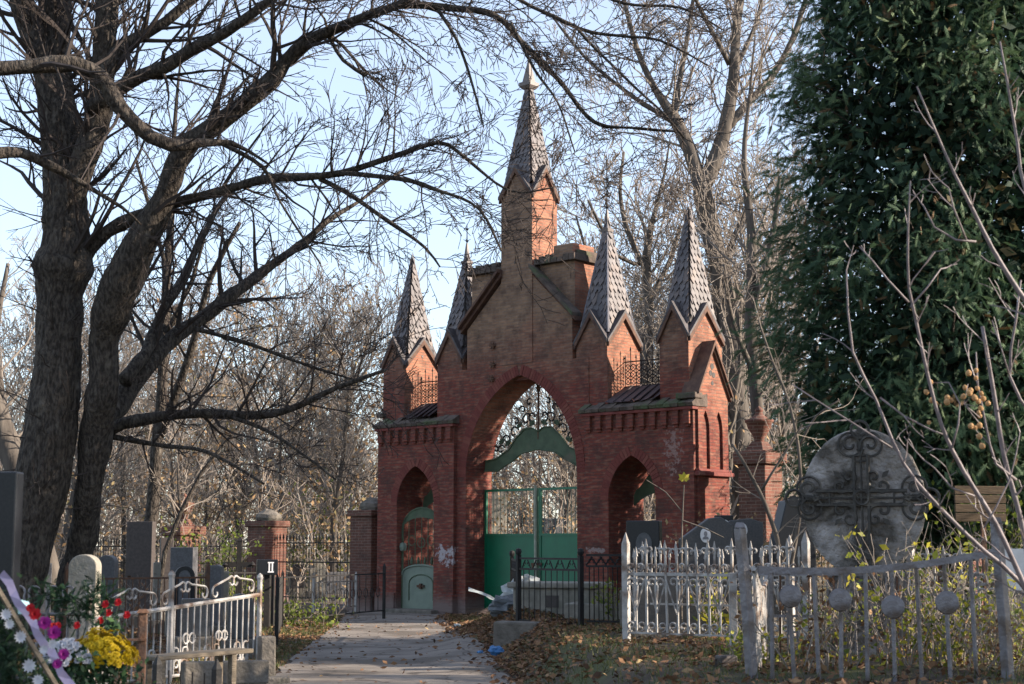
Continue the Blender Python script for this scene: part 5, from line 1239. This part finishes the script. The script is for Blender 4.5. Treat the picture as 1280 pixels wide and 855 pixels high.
def block(name, label, cat, px, ybot, ytop, wpx, Y, m, rz=0, dep=.22, bevel=.012):
    x = X(px, Y); g = at(px, ybot, Y).z; zt = at(px, ytop, Y).z; w = wpx / F * Y / 2
    mb = MB(); k = 5
    mb.box(-w, w, -dep / 2, dep / 2, -.15, zt - g); o = mb.build(name, M[m], None, bevel=bevel); o.location = (x, Y, g); o.rotation_euler = (R.uniform(-.02, .02), R.uniform(-.02, .02), rz); return tag(o, label, cat)
block('concrete_post', 'square concrete stub post at right end of scroll fence', 'post', 339, 847, 795, 19, 19.4, 'concrete', .35, .20, .02)
block('concrete_slab', 'low concrete slab at foot of the concrete stub post', 'slab', 350, 856, 846, 32, 19.0, 'concrete', .3, .3, .02)
block('concrete_block', 'rough concrete block half sunk in the leaf bank', 'block', 647, 806, 777, 54, 24.6, 'concrete', -.25, .45, .03)
block('fence_stub', 'dark sawn off post stub standing in grass by white fence', 'post', 903, 862, 819, 24, 15.4, 'brownstone', .3, .14, .02)
block('kerb_stone', 'long concrete kerb edging the plot behind the bench', 'kerb', 288, 838, 826, 110, 17.4, 'concrete', .55, .14, .02)
# crumpled bags and the blue plastic
def crumple(name, label, cat, c, size, m, seed, sq=(1, 1, .6)):
    mb = MB(); rg = random.Random(seed); n = 12; k = 16
    for i in range(n + 1):
        for j in range(k):
            a, b = PI * i / n, 2 * PI * j / k; d = Vector((math.sin(a) * math.cos(b), math.sin(a) * math.sin(b), math.cos(a)))
            r = size * (1 + .45 * noise.noise(d * 1.8 + Vector((seed, 0, 0))) + .25 * noise.noise(d * 4.5 + Vector((0, seed, 0))))
            mb.v.append((d.x * r * sq[0], d.y * r * sq[1], d.z * r * sq[2]))
    for i in range(n):
        for j in range(k): mb.face((i * k + j, i * k + (j + 1) % k, (i + 1) * k + (j + 1) % k, (i + 1) * k + j))
    o = mb.build(name, M[m]); o.location = c; return tag(o, label, cat)
p = at(652, 733, 28.6); crumple('plastic_bag', 'bulging pale plastic bag heaped behind the black fence post', 'bag', (p.x, p.y, gz(p.x, p.y) + .20), .36, 'plastic', 3, (1.2, .9, .75))
p = at(634, 748, 28.0); crumple('rubbish_sack', 'grey rubbish sack slumped below the white sheet', 'bag', (p.x, p.y, gz(p.x, p.y) + .08), .26, 'tarp', 8, (1.2, .9, .7))
p = at(615, 745, 28.3); mb = MB(); n = 9
for i in range(n):
    for j in range(5):
        a, b = i / (n - 1), j / 4; mb.v.append((-.42 + a * .62, -.14 + b * .26 + .05 * a, .10 - .26 * a ** 1.5 + .04 * noise.noise(Vector((a * 4, b * 3, 2))) - .10 * abs(b - .5)))
for i in range(n - 1):
    for j in range(4): mb.face((i * 5 + j, (i + 1) * 5 + j, (i + 1) * 5 + j + 1, i * 5 + j + 1))
o = mb.build('plastic_sheet', M['plastic']); o.location = (p.x, p.y, at(615, 742, 28.3).z); tag(o, 'torn white plastic sheet sticking out left of the rubbish', 'sheet')
p = at(620, 813, 21.2); c1 = crumple('blue_cup', 'crushed blue plastic cup lying on the fallen leaves', 'cup', (p.x, p.y, p.z), .075, 'blue', 5, (1.3, .8, .75))
p = at(600, 815, 21.0); crumple('blue_scrap', 'small dark blue plastic scrap beside the crushed cup', 'litter', (p.x, p.y, p.z), .035, 'blue', 6, (1.3, .8, .5))
p = at(572, 775, 33.5); crumple('paper_scrap', 'little white paper scrap at the edge of leaf pile', 'litter', (p.x, p.y, gz(p.x, p.y) + .05), .07, 'plastic', 9, (1.2, .8, .8))
# ================================================================== flowers at lower left
def blossom(mb, c, r, n=7, rng=R, nrm=(0, -.8, .6)):
    c = Vector(c); nz_ = Vector(nrm).normalized(); ex = nz_.orthogonal().normalized(); ey = nz_.cross(ex)
    for ring, tilt, m in ((1.0, .25, n), (.66, .75, n - 1), (.34, 1.15, max(3, n - 3))):
        for k in range(m):
            a = 2 * PI * (k + rng.random() * .4) / m; d = ex * math.cos(a) + ey * math.sin(a); t = d * math.cos(tilt) + nz_ * math.sin(tilt); s = (ey * math.cos(a) - ex * math.sin(a)) * r * .36
            mb.poly([c, c + t * r * ring * .6 + s, c + t * r * ring, c + t * r * ring * .6 - s])
def leaves_at(C0, size, name, parent, tone=(0, 1), m='leafgreen'):
    V, Fc, T_ = leaf_cloud(np.array(C0), size, NR.uniform(*tone, len(C0))); return kind(nmesh(name, V, Fc, M[m], T_, parent), 'stuff')
yc = at(127, 818, 9.8); yb = thing('chrysanthemum_pot', 'domed bush of yellow chrysanthemums in a pot', 'flowers', (yc.x, yc.y, 0)); zb = yc.z
mb = MB(); rg = random.Random(2)
for i in range(520):
    u, v = rg.random(), rg.random(); a = 2 * PI * u; ph = math.acos(1 - v * .98); rr = .205 * rg.uniform(.9, 1.05)
    nn_ = (math.sin(ph) * math.cos(a), math.sin(ph) * math.sin(a), math.cos(ph)); rr *= 1 + .16 * noise.noise(Vector(nn_) * 2.2); c = (rr * nn_[0], rr * nn_[1], zb - .06 + rr * .98 * nn_[2]); blossom(mb, c, rg.uniform(.014, .023), 8, rg, nn_)
kind(mb.build('blossoms', M['petal_yellow'], yb), 'stuff')
leaves_at([(NR.normal() * .11, NR.normal() * .11, zb - .10 + NR.uniform(-.30, .06)) for i in range(900)], .024, 'foliage', yb, (0, .8))
mb = MB(); mb.lathe(0, 0, [(.09, zb - .55), (.13, zb - .30), (.14, zb - .29), (.10, zb - .30)], 14); mb.build('pot', M['rust'], yb)
ped = MB(); ped.box(-.55, .35, -.25, .45, 0, zb - .55); o = ped.build('grave_plinth', M['granitem'], bevel=.02); o.location = (yc.x - .1, yc.y, gz(yc.x, yc.y) - .05); tag(o, 'dark grave plinth carrying the flowers at lower left', 'plinth')
wc = at(83, 818, 9.5); wt = thing('white_flowers', 'bunch of small white chrysanthemums left of yellow bush', 'flowers', (wc.x, wc.y, 0))
mb = MB()
for i in range(110):
    a = rg.uniform(0, 6.28); r = rg.random() ** .5 * .14; blossom(mb, (r * math.cos(a), r * math.sin(a), wc.z + .07 - r * r * 6 + rg.uniform(-.015, .015)), rg.uniform(.018, .026), 8, rg)
kind(mb.build('blossoms', M['petal_white'], wt), 'stuff'); leaves_at([(NR.normal() * .07, NR.normal() * .07, wc.z + NR.uniform(-.36, .04)) for i in range(500)], .03, 'foliage', wt, (0, .7))
def carnations(label, pts, Y, m, r=.032):
    c = at(pts[0][0], pts[0][1], Y); t = thing('carnations', label, 'flowers', (c.x, c.y, 0))
    for px, py in pts:
        q = at(px, py, Y) - Vector((c.x, c.y, 0)); q.y += R.uniform(-.05, .05)
        mb = MB(); blossom(mb, q, r, 8); blossom(mb, q + Vector((0, 0, .012)), r * .8, 7); mb.build('bloom', M[m], t)
        mb = MB(); mb.tube([q, q * .5 + Vector((0, 0, q.z * .5 - .15)) * .5 + Vector((0, 0, .2)), (0, 0, q.z - .40)], .004, 4); mb.build('stem', M['leafgreen'], t)
    zc_ = c.z - .12; leaves_at([(NR.normal() * .05, NR.normal() * .05 + .05, zc_ + NR.uniform(-.30, .04)) for i in range(260)], .024, 'foliage', t, (.3, 1)); return t
carnations('cluster of red carnations behind the yellow bush', [(134, 756), (147, 754), (136, 767), (124, 777), (157, 770)], 10.4, 'petal_red', .030)
carnations('row of low red carnations above white flowers', [(66, 784), (74, 783), (95, 783)], 10.3, 'petal_red', .028)
# funeral wreath
wq = at(22, 815, 8.6); wr = thing('funeral_wreath', 'evergreen funeral wreath with white daisies and lilac ribbon at left corner', 'wreath', (wq.x, wq.y, 0))
rel = lambda px, py, Y=8.6: at(px, py, Y) - Vector((wq.x, wq.y, 0))
mb = MB(); a, b = rel(-14, 718), rel(84, 880); mb.tube([a, b], .016, 4); mb.build('wooden_lath', M['wood'], wr)
a, b = rel(-4, 722, 8.55), rel(88, 872, 8.55); mb = MB(); pr = None
for i in range(13):
    t = i / 12; c = a.lerp(b, t) + Vector((.022 + .010 * math.sin(i * 1.7), 0, .018)); q = (c + Vector((-.014, 0, -.010)), c + Vector((.018, -.01 * math.cos(i * 2), .022)))
    if pr: mb.poly([pr[0], q[0], q[1], pr[1]])
    pr = q
mb.build('ribbon', M['ribbon'], wr)
NN = 1500; tt = NR.uniform(-.1, 1.1, NN); A0 = np.array(rel(0, 745)); B0 = np.array(rel(62, 870)); C0 = A0 + (B0 - A0) * tt[:, None] + NR.normal(size=(NN, 3)) * np.array([.075, .05, .06]) + np.array([-.10, .05, -.05])
V, Fc = fronds(C0, NR.normal(size=(NN, 3)) + np.array([0, -.5, -.3]), NR.normal(size=(NN, 3)), NR.uniform(.04, .09, NN), NR)
kind(nmesh('evergreen', V, Fc, M['leafgreen'], np.repeat(NR.uniform(0, .6, NN), len(FF)), wr), 'stuff')
for k, (px, py, m, r) in enumerate(((8, 768, 'petal_white', .034), (26, 796, 'petal_white', .036), (37, 832, 'petal_white', .040), (12, 780, 'petal_white', .03), (48, 850, 'petal_white', .034), (34, 770, 'petal_red', .036), (46, 781, 'petal_purple', .04), (58, 793, 'petal_purple', .04), (70, 820, 'petal_purple', .034), (62, 832, 'petal_purple', .03), (28, 762, 'petal_red', .026), (66, 805, 'petal_white', .03), (55, 812, 'petal_white', .028))):
    q = rel(px, py, 8.45); mb = MB(); n = 11
    if m == 'petal_white':
        for j in range(n):
            a = 2 * PI * j / n; d = Vector((math.cos(a), -.25, math.sin(a))); s = Vector((-math.sin(a), 0, math.cos(a))) * r * .2; mb.poly([q, q + d * r * .6 + s, q + d * r, q + d * r * .6 - s])
    else: q = rel(px + 10, py - 2, 8.3); blossom(mb, q, r, 11, R, (.1, -1, .3)); blossom(mb, q - Vector((0, .01, 0)), r * .8, 9, R, (0, -1, .4))
    mb.build('daisy' if m == 'petal_white' else 'silk_flower', M[m], wr)
mb = MB(); c = rel(30, 757, 8.8); mb.poly([c + Vector((-.05, 0, .04)), c + Vector((-.03, 0, -.05)), c + Vector((.05, 0, -.03)), c + Vector((.02, .02, .02))]); mb.build('card', M['cyan'], wr)
# greenery on the little fence
t = thing('evergreen_spray', 'dark evergreen sprays laid on the curled fence beside pale headstone', 'wreath', (X(95, 16.4), 16.4, 0))
C0 = np.array([list(at(px, py, 16.4) - Vector((X(95, 16.4), 16.4, 0)) + Vector((NR.normal() * .10, NR.normal() * .06, NR.normal() * .07))) for px, py in ((62, 742), (70, 748), (80, 745), (92, 768), (118, 742), (122, 758), (112, 762), (126, 748)) for i in range(45)])
V, Fc = fronds(C0, NR.normal(size=C0.shape), NR.normal(size=C0.shape), NR.uniform(.09, .17, len(C0)), NR); kind(nmesh('sprays', V, Fc, M['leafgreen'], np.repeat(NR.uniform(.1, .7, len(C0)), len(FF)), t), 'stuff')
# ================================================================== bare shrub on the right with dried capsules
def whip(mb, pts, Y0, Y1, kr=1.0): return limb_px(mb, pts, Y0, Y1, 6, .15, 0, kr)
sb = at(1330, 860, 11.5); sb.z = gz(sb.x, 11.5) - .05
sh = thing('bare_shrub', 'bare mauve-stemmed shrub with dried capsules reaching across the right side', 'shrub', sb)
WH = (([(1360, 840, 5), (1275, 728, 3.8), (1232, 690, 3.4), (1180, 640, 3), (1130, 580, 2.7), (1095, 500, 2.4), (1066, 440, 2), (1060, 390, 1.7), (1058, 338, 1.3)], 11.5, 11),
      ([(1350, 880, 5), (1282, 735, 4.4), (1245, 655, 4), (1205, 590, 3.6), (1178, 535, 3.2), (1160, 470, 2.9), (1146, 405, 2.6), (1136, 360, 2.2), (1135, 290, 1.8), (1138, 226, 1.2)], 11.5, 10.5),
      ([(1360, 900, 5), (1300, 760, 4.4), (1276, 650, 4.4), (1255, 570, 4), (1242, 490, 3.6), (1228, 408, 3)], 12, 11.5),
      ([(1350, 520, 5), (1300, 400, 4.6), (1272, 362, 4.2), (1240, 310, 3.6), (1216, 262, 3.2), (1192, 215, 2.4), (1170, 165, 1.9), (1146, 108, 1.3)], 11, 10.5),
      ([(1340, 330, 3.6), (1285, 250, 3), (1272, 180, 2.6), (1262, 120, 2.2), (1250, 52, 1.4)], 11.3, 11),
      ([(1220, 302, 2), (1195, 300, 1.8), (1168, 284, 1.5), (1155, 258, 1)], 10.8, 10.8), ([(1208, 300, 1.8), (1192, 260, 1.5), (1186, 235, 1)], 10.8, 10.7), ([(1136, 378, 2), (1110, 350, 1.6), (1090, 325, 1.4), (1074, 308, 1)], 11, 11),
      ([(1138, 384, 1.7), (1160, 358, 1.4), (1176, 336, .9)], 11, 11), ([(1100, 497, 1.8), (1130, 520, 1.7), (1165, 538, 1.6), (1184, 545, 1.6)], 11.2, 11.1), ([(1190, 560, 1.8), (1198, 530, 1.5), (1200, 505, 1.2), (1186, 478, .9)], 11, 11),
      ([(1270, 600, 2.6), (1245, 580, 2), (1232, 530, 1.7), (1222, 480, 1.5), (1220, 440, 1)], 11.4, 11.2), ([(1290, 520, 2.6), (1262, 470, 2.4), (1270, 400, 2), (1276, 350, 1.5)], 11.6, 11.4), ([(1262, 470, 1.6), (1250, 430, 1.2), (1240, 400, .8)], 11.5, 11.5),
      ([(1115, 560, 1.7), (1060, 525, 1.5), (1020, 500, 1.2), (990, 480, .8)], 11.3, 11.5), ([(1218, 620, 1.8), (1190, 610, 1.6), (1168, 585, 1.2), (1155, 575, .9)], 11.2, 11.2), ([(1230, 660, 1.6), (1262, 600, 1.2), (1275, 540, .8)], 11.2, 11.2))
mb = MB(); tw = MB(); rg = random.Random(12)
for pts, a, b in WH:
    rs = whip(mb, pts, a, b, .74); sprout(tw, rs, rg, .42, .26, 1, .2, .55, .3, wob=.12, kids=(2,), minr=.003, seg=.1)
mb.build('stems', M['whip'], sh, True, sb); kind(tw.build('twigs', M['whip'], sh, False, sb), 'stuff')
cap = None
for px, py in [(1162, 478), (1158, 490), (1166, 500), (1170, 505), (1185, 497), (1190, 500), (1183, 503), (1212, 466), (1218, 464), (1222, 472), (1208, 484), (1214, 488), (1220, 486), (1226, 492), (1230, 498), (1222, 502), (1228, 510), (1233, 505), (1216, 498), (1210, 492), (1226, 520), (1222, 516), (1212, 533), (1218, 535), (1224, 532), (1216, 534), (1222, 546), (1226, 558), (1162, 528), (1204, 496)]:
    q = at(px, py, 11.1) - sb + Vector((0, R.uniform(-.05, .05), 0))
    if cap is None:
        mb = MB(); mb.lathe(0, 0, [(.004, .022), (.016, .012), (.019, -.002), (.014, -.014), (.008, -.018), (.0, -.010)][::-1], 7); cap = mb.build('capsule', M['fruit'], sh); cap.location = q
    else:
        c = inst(cap, sh, q); c.rotation_euler = (R.uniform(-.6, .6), R.uniform(-.6, .6), 0); s_ = R.uniform(.8, 1.2); c.scale = (s_, s_, s_)
mb = MB()
for k in range(5): mb.tube([at(1205, 505, 11.1) - sb, at(1210 + k * 5, 480 + 14 * k, 11.1) - sb], [.004, .003], 3)
mb.build('fruit_stalk', M['whip'], sh)
# bare sapling between white fence and pillar
b0 = at(968, 690, 19.6); b0.z = gz(b0.x, 19.6) - .05; sp = thing('bare_sapling', 'thin bare sapling growing left of the disc monument', 'sapling', b0); mb = MB(); tw = MB(); rg = random.Random(31)
for pts in ([(990, 800, 3.4), (975, 690, 3), (960, 640, 2.6), (948, 612, 2.4), (925, 570, 2), (915, 555, 1.4)], [(950, 616, 2), (962, 596, 1.7), (985, 560, 1.4), (1003, 530, 1)], [(982, 740, 2.6), (1000, 640, 2.2), (998, 560, 2), (985, 500, 1.8), (965, 450, 1.6), (948, 400, 1)], [(998, 560, 1.6), (1020, 520, 1.4), (1050, 500, 1)]):
    rs = whip(mb, pts, 19.6, 19.4); sprout(tw, rs, rg, .5, .6, 1, .3, .5, .2, kids=(3,), minr=.004, seg=.2)
mb.build('stems', M['barkfar'], sp, True, b0); kind(tw.build('twigs', M['twigfar'], sp, False, b0), 'stuff')
# single yellow maple leaf on its thin stem
b0 = at(853, 700, 20.4); b0.z = gz(b0.x, 20.4); ms = thing('maple_seedling', 'thin seedling with one bright yellow maple leaf before the brick wall', 'seedling', b0)
mb = MB(); rs = limb_px(mb, [(852, 780, 1.4), (852, 700, 1.2), (853, 650, 1), (855, 606, .8)], 20.4, 20.4, 4, .2); limb_px(mb, [(852, 650, .9), (880, 660, .8), (905, 672, .6)], 20.4, 20.4, 4, .2); limb_px(mb, [(853, 640, .9), (832, 615, .8), (808, 600, .6)], 20.4, 20.4, 4, .2); mb.build('stem', M['barkfar'], ms, False, b0)
c = at(855, 599, 20.35) - b0; mb = MB()
for k, (a, r) in enumerate(((1.57, .10), (.75, .10), (2.4, .10), (.05, .075), (3.1, .075), (-.7, .05), (3.85, .05))):
    d = Vector((math.cos(a), .3 * math.sin(k * 2), math.sin(a))); s_ = Vector((-math.sin(a), .1, math.cos(a))); mb.tone = .9 if k % 2 else .8
    mb.poly([c, c + d * r * .5 + s_ * r * .30, c + d * r * .72 + s_ * r * .16, c + d * r, c + d * r * .72 - s_ * r * .16, c + d * r * .5 - s_ * r * .30])
mb.build('leaf', M['yleaf'], ms)
# ================================================================== low shrubs and weeds (individual bushes)
def bush(label, px, Y, w, h, n, tone, seed, m='yleaf', sz=.035, stems=14, name='weedy_shrub'):
    x = X(px, Y); g = gz(x, Y); rg = random.Random(seed); rng = np.random.default_rng(seed); t = thing(name, label, 'shrub', (x, Y, g)); mb = MB()
    tips = []
    for i in range(stems):
        a = rg.uniform(0, 6.28); p = Vector((rg.gauss(0, w * .25), rg.gauss(0, w * .15), -.05)); d = Vector((math.cos(a) * .35, math.sin(a) * .35, 1)); pts = [p]
        for k in range(6): d = (d + Vector((rg.gauss(0, .16), rg.gauss(0, .16), -.03 * k))).normalized(); p = p + d * h * rg.uniform(.7, 1.1) / 6; pts.append(p)
        mb.tube(pts, [.008 * (1 - .1 * k) for k in range(7)], 4, False); tips += [np.array(q) for q in pts[1:]]
        grow(mb, pts[3], Vector((rg.uniform(-1, 1), rg.uniform(-1, 1), .6)), h * .45, .005, 1, rg, kids=(3,), minr=.003, seg=.1)
    mb.build('stems', M['twigfar'], t)
    tips = np.array(tips); C0 = tips[rng.integers(0, len(tips), n)] + rng.normal(size=(n, 3)) * np.array([w * .10, w * .10, h * .07]); C0[:, 2] = np.abs(C0[:, 2])
    V, Fc, T_ = leaf_cloud(C0, sz, rng.uniform(*tone, n), rng); kind(nmesh('leaves', V, Fc, M[m], T_, t), 'stuff'); return t
bush('yellow leaved shrub growing through the silver fence beside disc', 1135, 15.2, .5, 1.55, 150, (.4, 1), 1, sz=.045)
bush('tangled weeds behind the silver fence below the monument', 1050, 15.4, .7, .9, 260, (0, .9), 2)
bush('weeds and yellowing leaves at the foot of right fence post', 1200, 15.2, .7, .8, 300, (0, .8), 3)
bush('brown dry weeds between the silver discs', 1110, 16.2, .8, 1.0, 260, (.1, .9), 4, 'dead')
bush('yellow leaved shrub inside the white ornate fence', 893, 20.4, .45, 1.0, 170, (.3, 1), 5, sz=.045)
bush('brown withered shrub between the gateway and urn pillar', 925, 27, 1.0, 2.0, 420, (.2, 1), 6, 'tanleaf', .05, 18)
bush('yellowing shrub in front of the urn pillar', 955, 25.5, .8, 1.7, 300, (.2, .9), 7, sz=.05)
bush('dry orange-brown shrub left of the disc monument', 985, 24, .7, 2.0, 220, (.2, .9), 8, 'tanleaf', .05)
bush('small green shrub beside the tomb chest', 770, 25.6, .6, .75, 300, (0, .5), 9, sz=.04)
bush('green shrub below the broken capped pillar', 310, 36, 1.2, 1.1, 420, (0, .5), 10, sz=.05)
bush('dark green shrub left of the spear fence pillar', 270, 46, 1.2, 2.6, 700, (0, .35), 11, sz=.07)
bush('ivy green shrub at the foot of black ringed fence', 385, 33.5, 1.4, .7, 420, (0, .4), 12, sz=.05)
bush('dry reddish shrub in front of the brown slab', 165, 27, .5, 1.4, 130, (.1, .6), 13, 'dead', .05)
bush('weedy shrub beyond the right end of fence', 1262, 15.6, .6, 1.1, 240, (0, .8), 14)
bush('low weeds around the sawn off stub', 935, 15.8, .6, .45, 220, (0, .8), 15)
bush('dry brown weed stalks right of the white picket gate', 1010, 14.8, .6, 1.0, 200, (.2, .9), 18, 'dead')
bush('tall yellowing weeds between monument and right post', 1165, 15.9, .8, 1.2, 280, (.1, 1), 19)
bush('reddish dry weeds under the right bare shrub', 1225, 14.6, .7, .7, 240, (.2, 1), 20, 'dead')
bush('evergreen undergrowth below the arborvitae at right', 1235, 22, 1.6, 2.2, 900, (0, .45), 16, sz=.06, stems=22)
bush('pale green bush in the wood above the spear fence', 395, 58, 2.4, 4.4, 900, (0, .6), 17, sz=.09, stems=24)
# ================================================================== fallen leaves and grass (uncountable)
def scatter(n, x0, x1, y0, y1, dens, seed, lift=.012):
    rng = np.random.default_rng(seed); out = []
    x = rng.uniform(x0, x1, n); y = rng.uniform(y0, y1, n); r = rng.uniform(size=n)
    for a, b, c in zip(x, y, r):
        if c < dens(a, b): out.append((a, b, gz(a, b) + lift))
    return np.array(out)
def leaf_d(x, y):
    e = x - (path_c(y) + path_h(y)); n = noise.noise(Vector((x * .7, y * .7, 5))) * .5 + .5
    if -2 * path_h(y) - .25 < e < 0: d = .012 + .35 * sm((e + .45) / .45) * n + .10 * sm((-e - 2 * path_h(y) + .3) / .5) * n
    elif e >= 0: d = .30 * n + 1.2 * math.exp(-((x + .3) / 1.1) ** 2 - ((y - 26.5) / 5.5) ** 2) + .6 * math.exp(-(e / .6) ** 2) * (1 if y > 20 else .3)
    else: d = .10 + .5 * n
    return d
C0 = scatter(230000, -11, 9, 12, 41, leaf_d, 1); C0[:, 2] += NR.uniform(0, .045, len(C0)) * (C0[:, 0] > path_c(26))
V, Fc, T_ = leaf_cloud(C0, .046, np.clip(NR.normal(.42, .22, len(C0)), 0, 1), flat=.72)
kind(nmesh('fallen_leaves', V, Fc, M['dead'], T_), 'stuff', 'brown fallen leaves strewn over the ground and heaped by path')
def grass_d(x, y):
    e = x - (path_c(y) + path_h(y)); n = noise.noise(Vector((x * .5, y * .5, 9))) * .5 + .5
    if -2 * path_h(y) - .25 < e < .05: return 0
    return (.12 + .7 * sm((n - .40) / .2)) if e > 0 else .9 * sm((n - .38) / .2) * (1 if e > -2 * path_h(y) - 1.6 else .35)
C0 = scatter(120000, -9, 8, 12, 40, grass_d, 2, 0); n = len(C0)
h = NR.uniform(.04, .12, n); a = NR.uniform(0, 2 * PI, n); w = .006; lean = NR.normal(size=(n, 2)) * .04
dx, dy = np.cos(a) * w, np.sin(a) * w
V = np.stack([C0 + np.stack([-dx, -dy, 0 * h], 1), C0 + np.stack([dx, dy, 0 * h], 1), C0 + np.stack([lean[:, 0], lean[:, 1], h], 1)], 1).reshape(-1, 3)
kind(nmesh('grass', V, np.arange(3 * n).reshape(n, 3), M['grass'], np.clip(NR.normal(.45, .25, n), 0, 1)), 'stuff', 'short patchy grass beside the path')
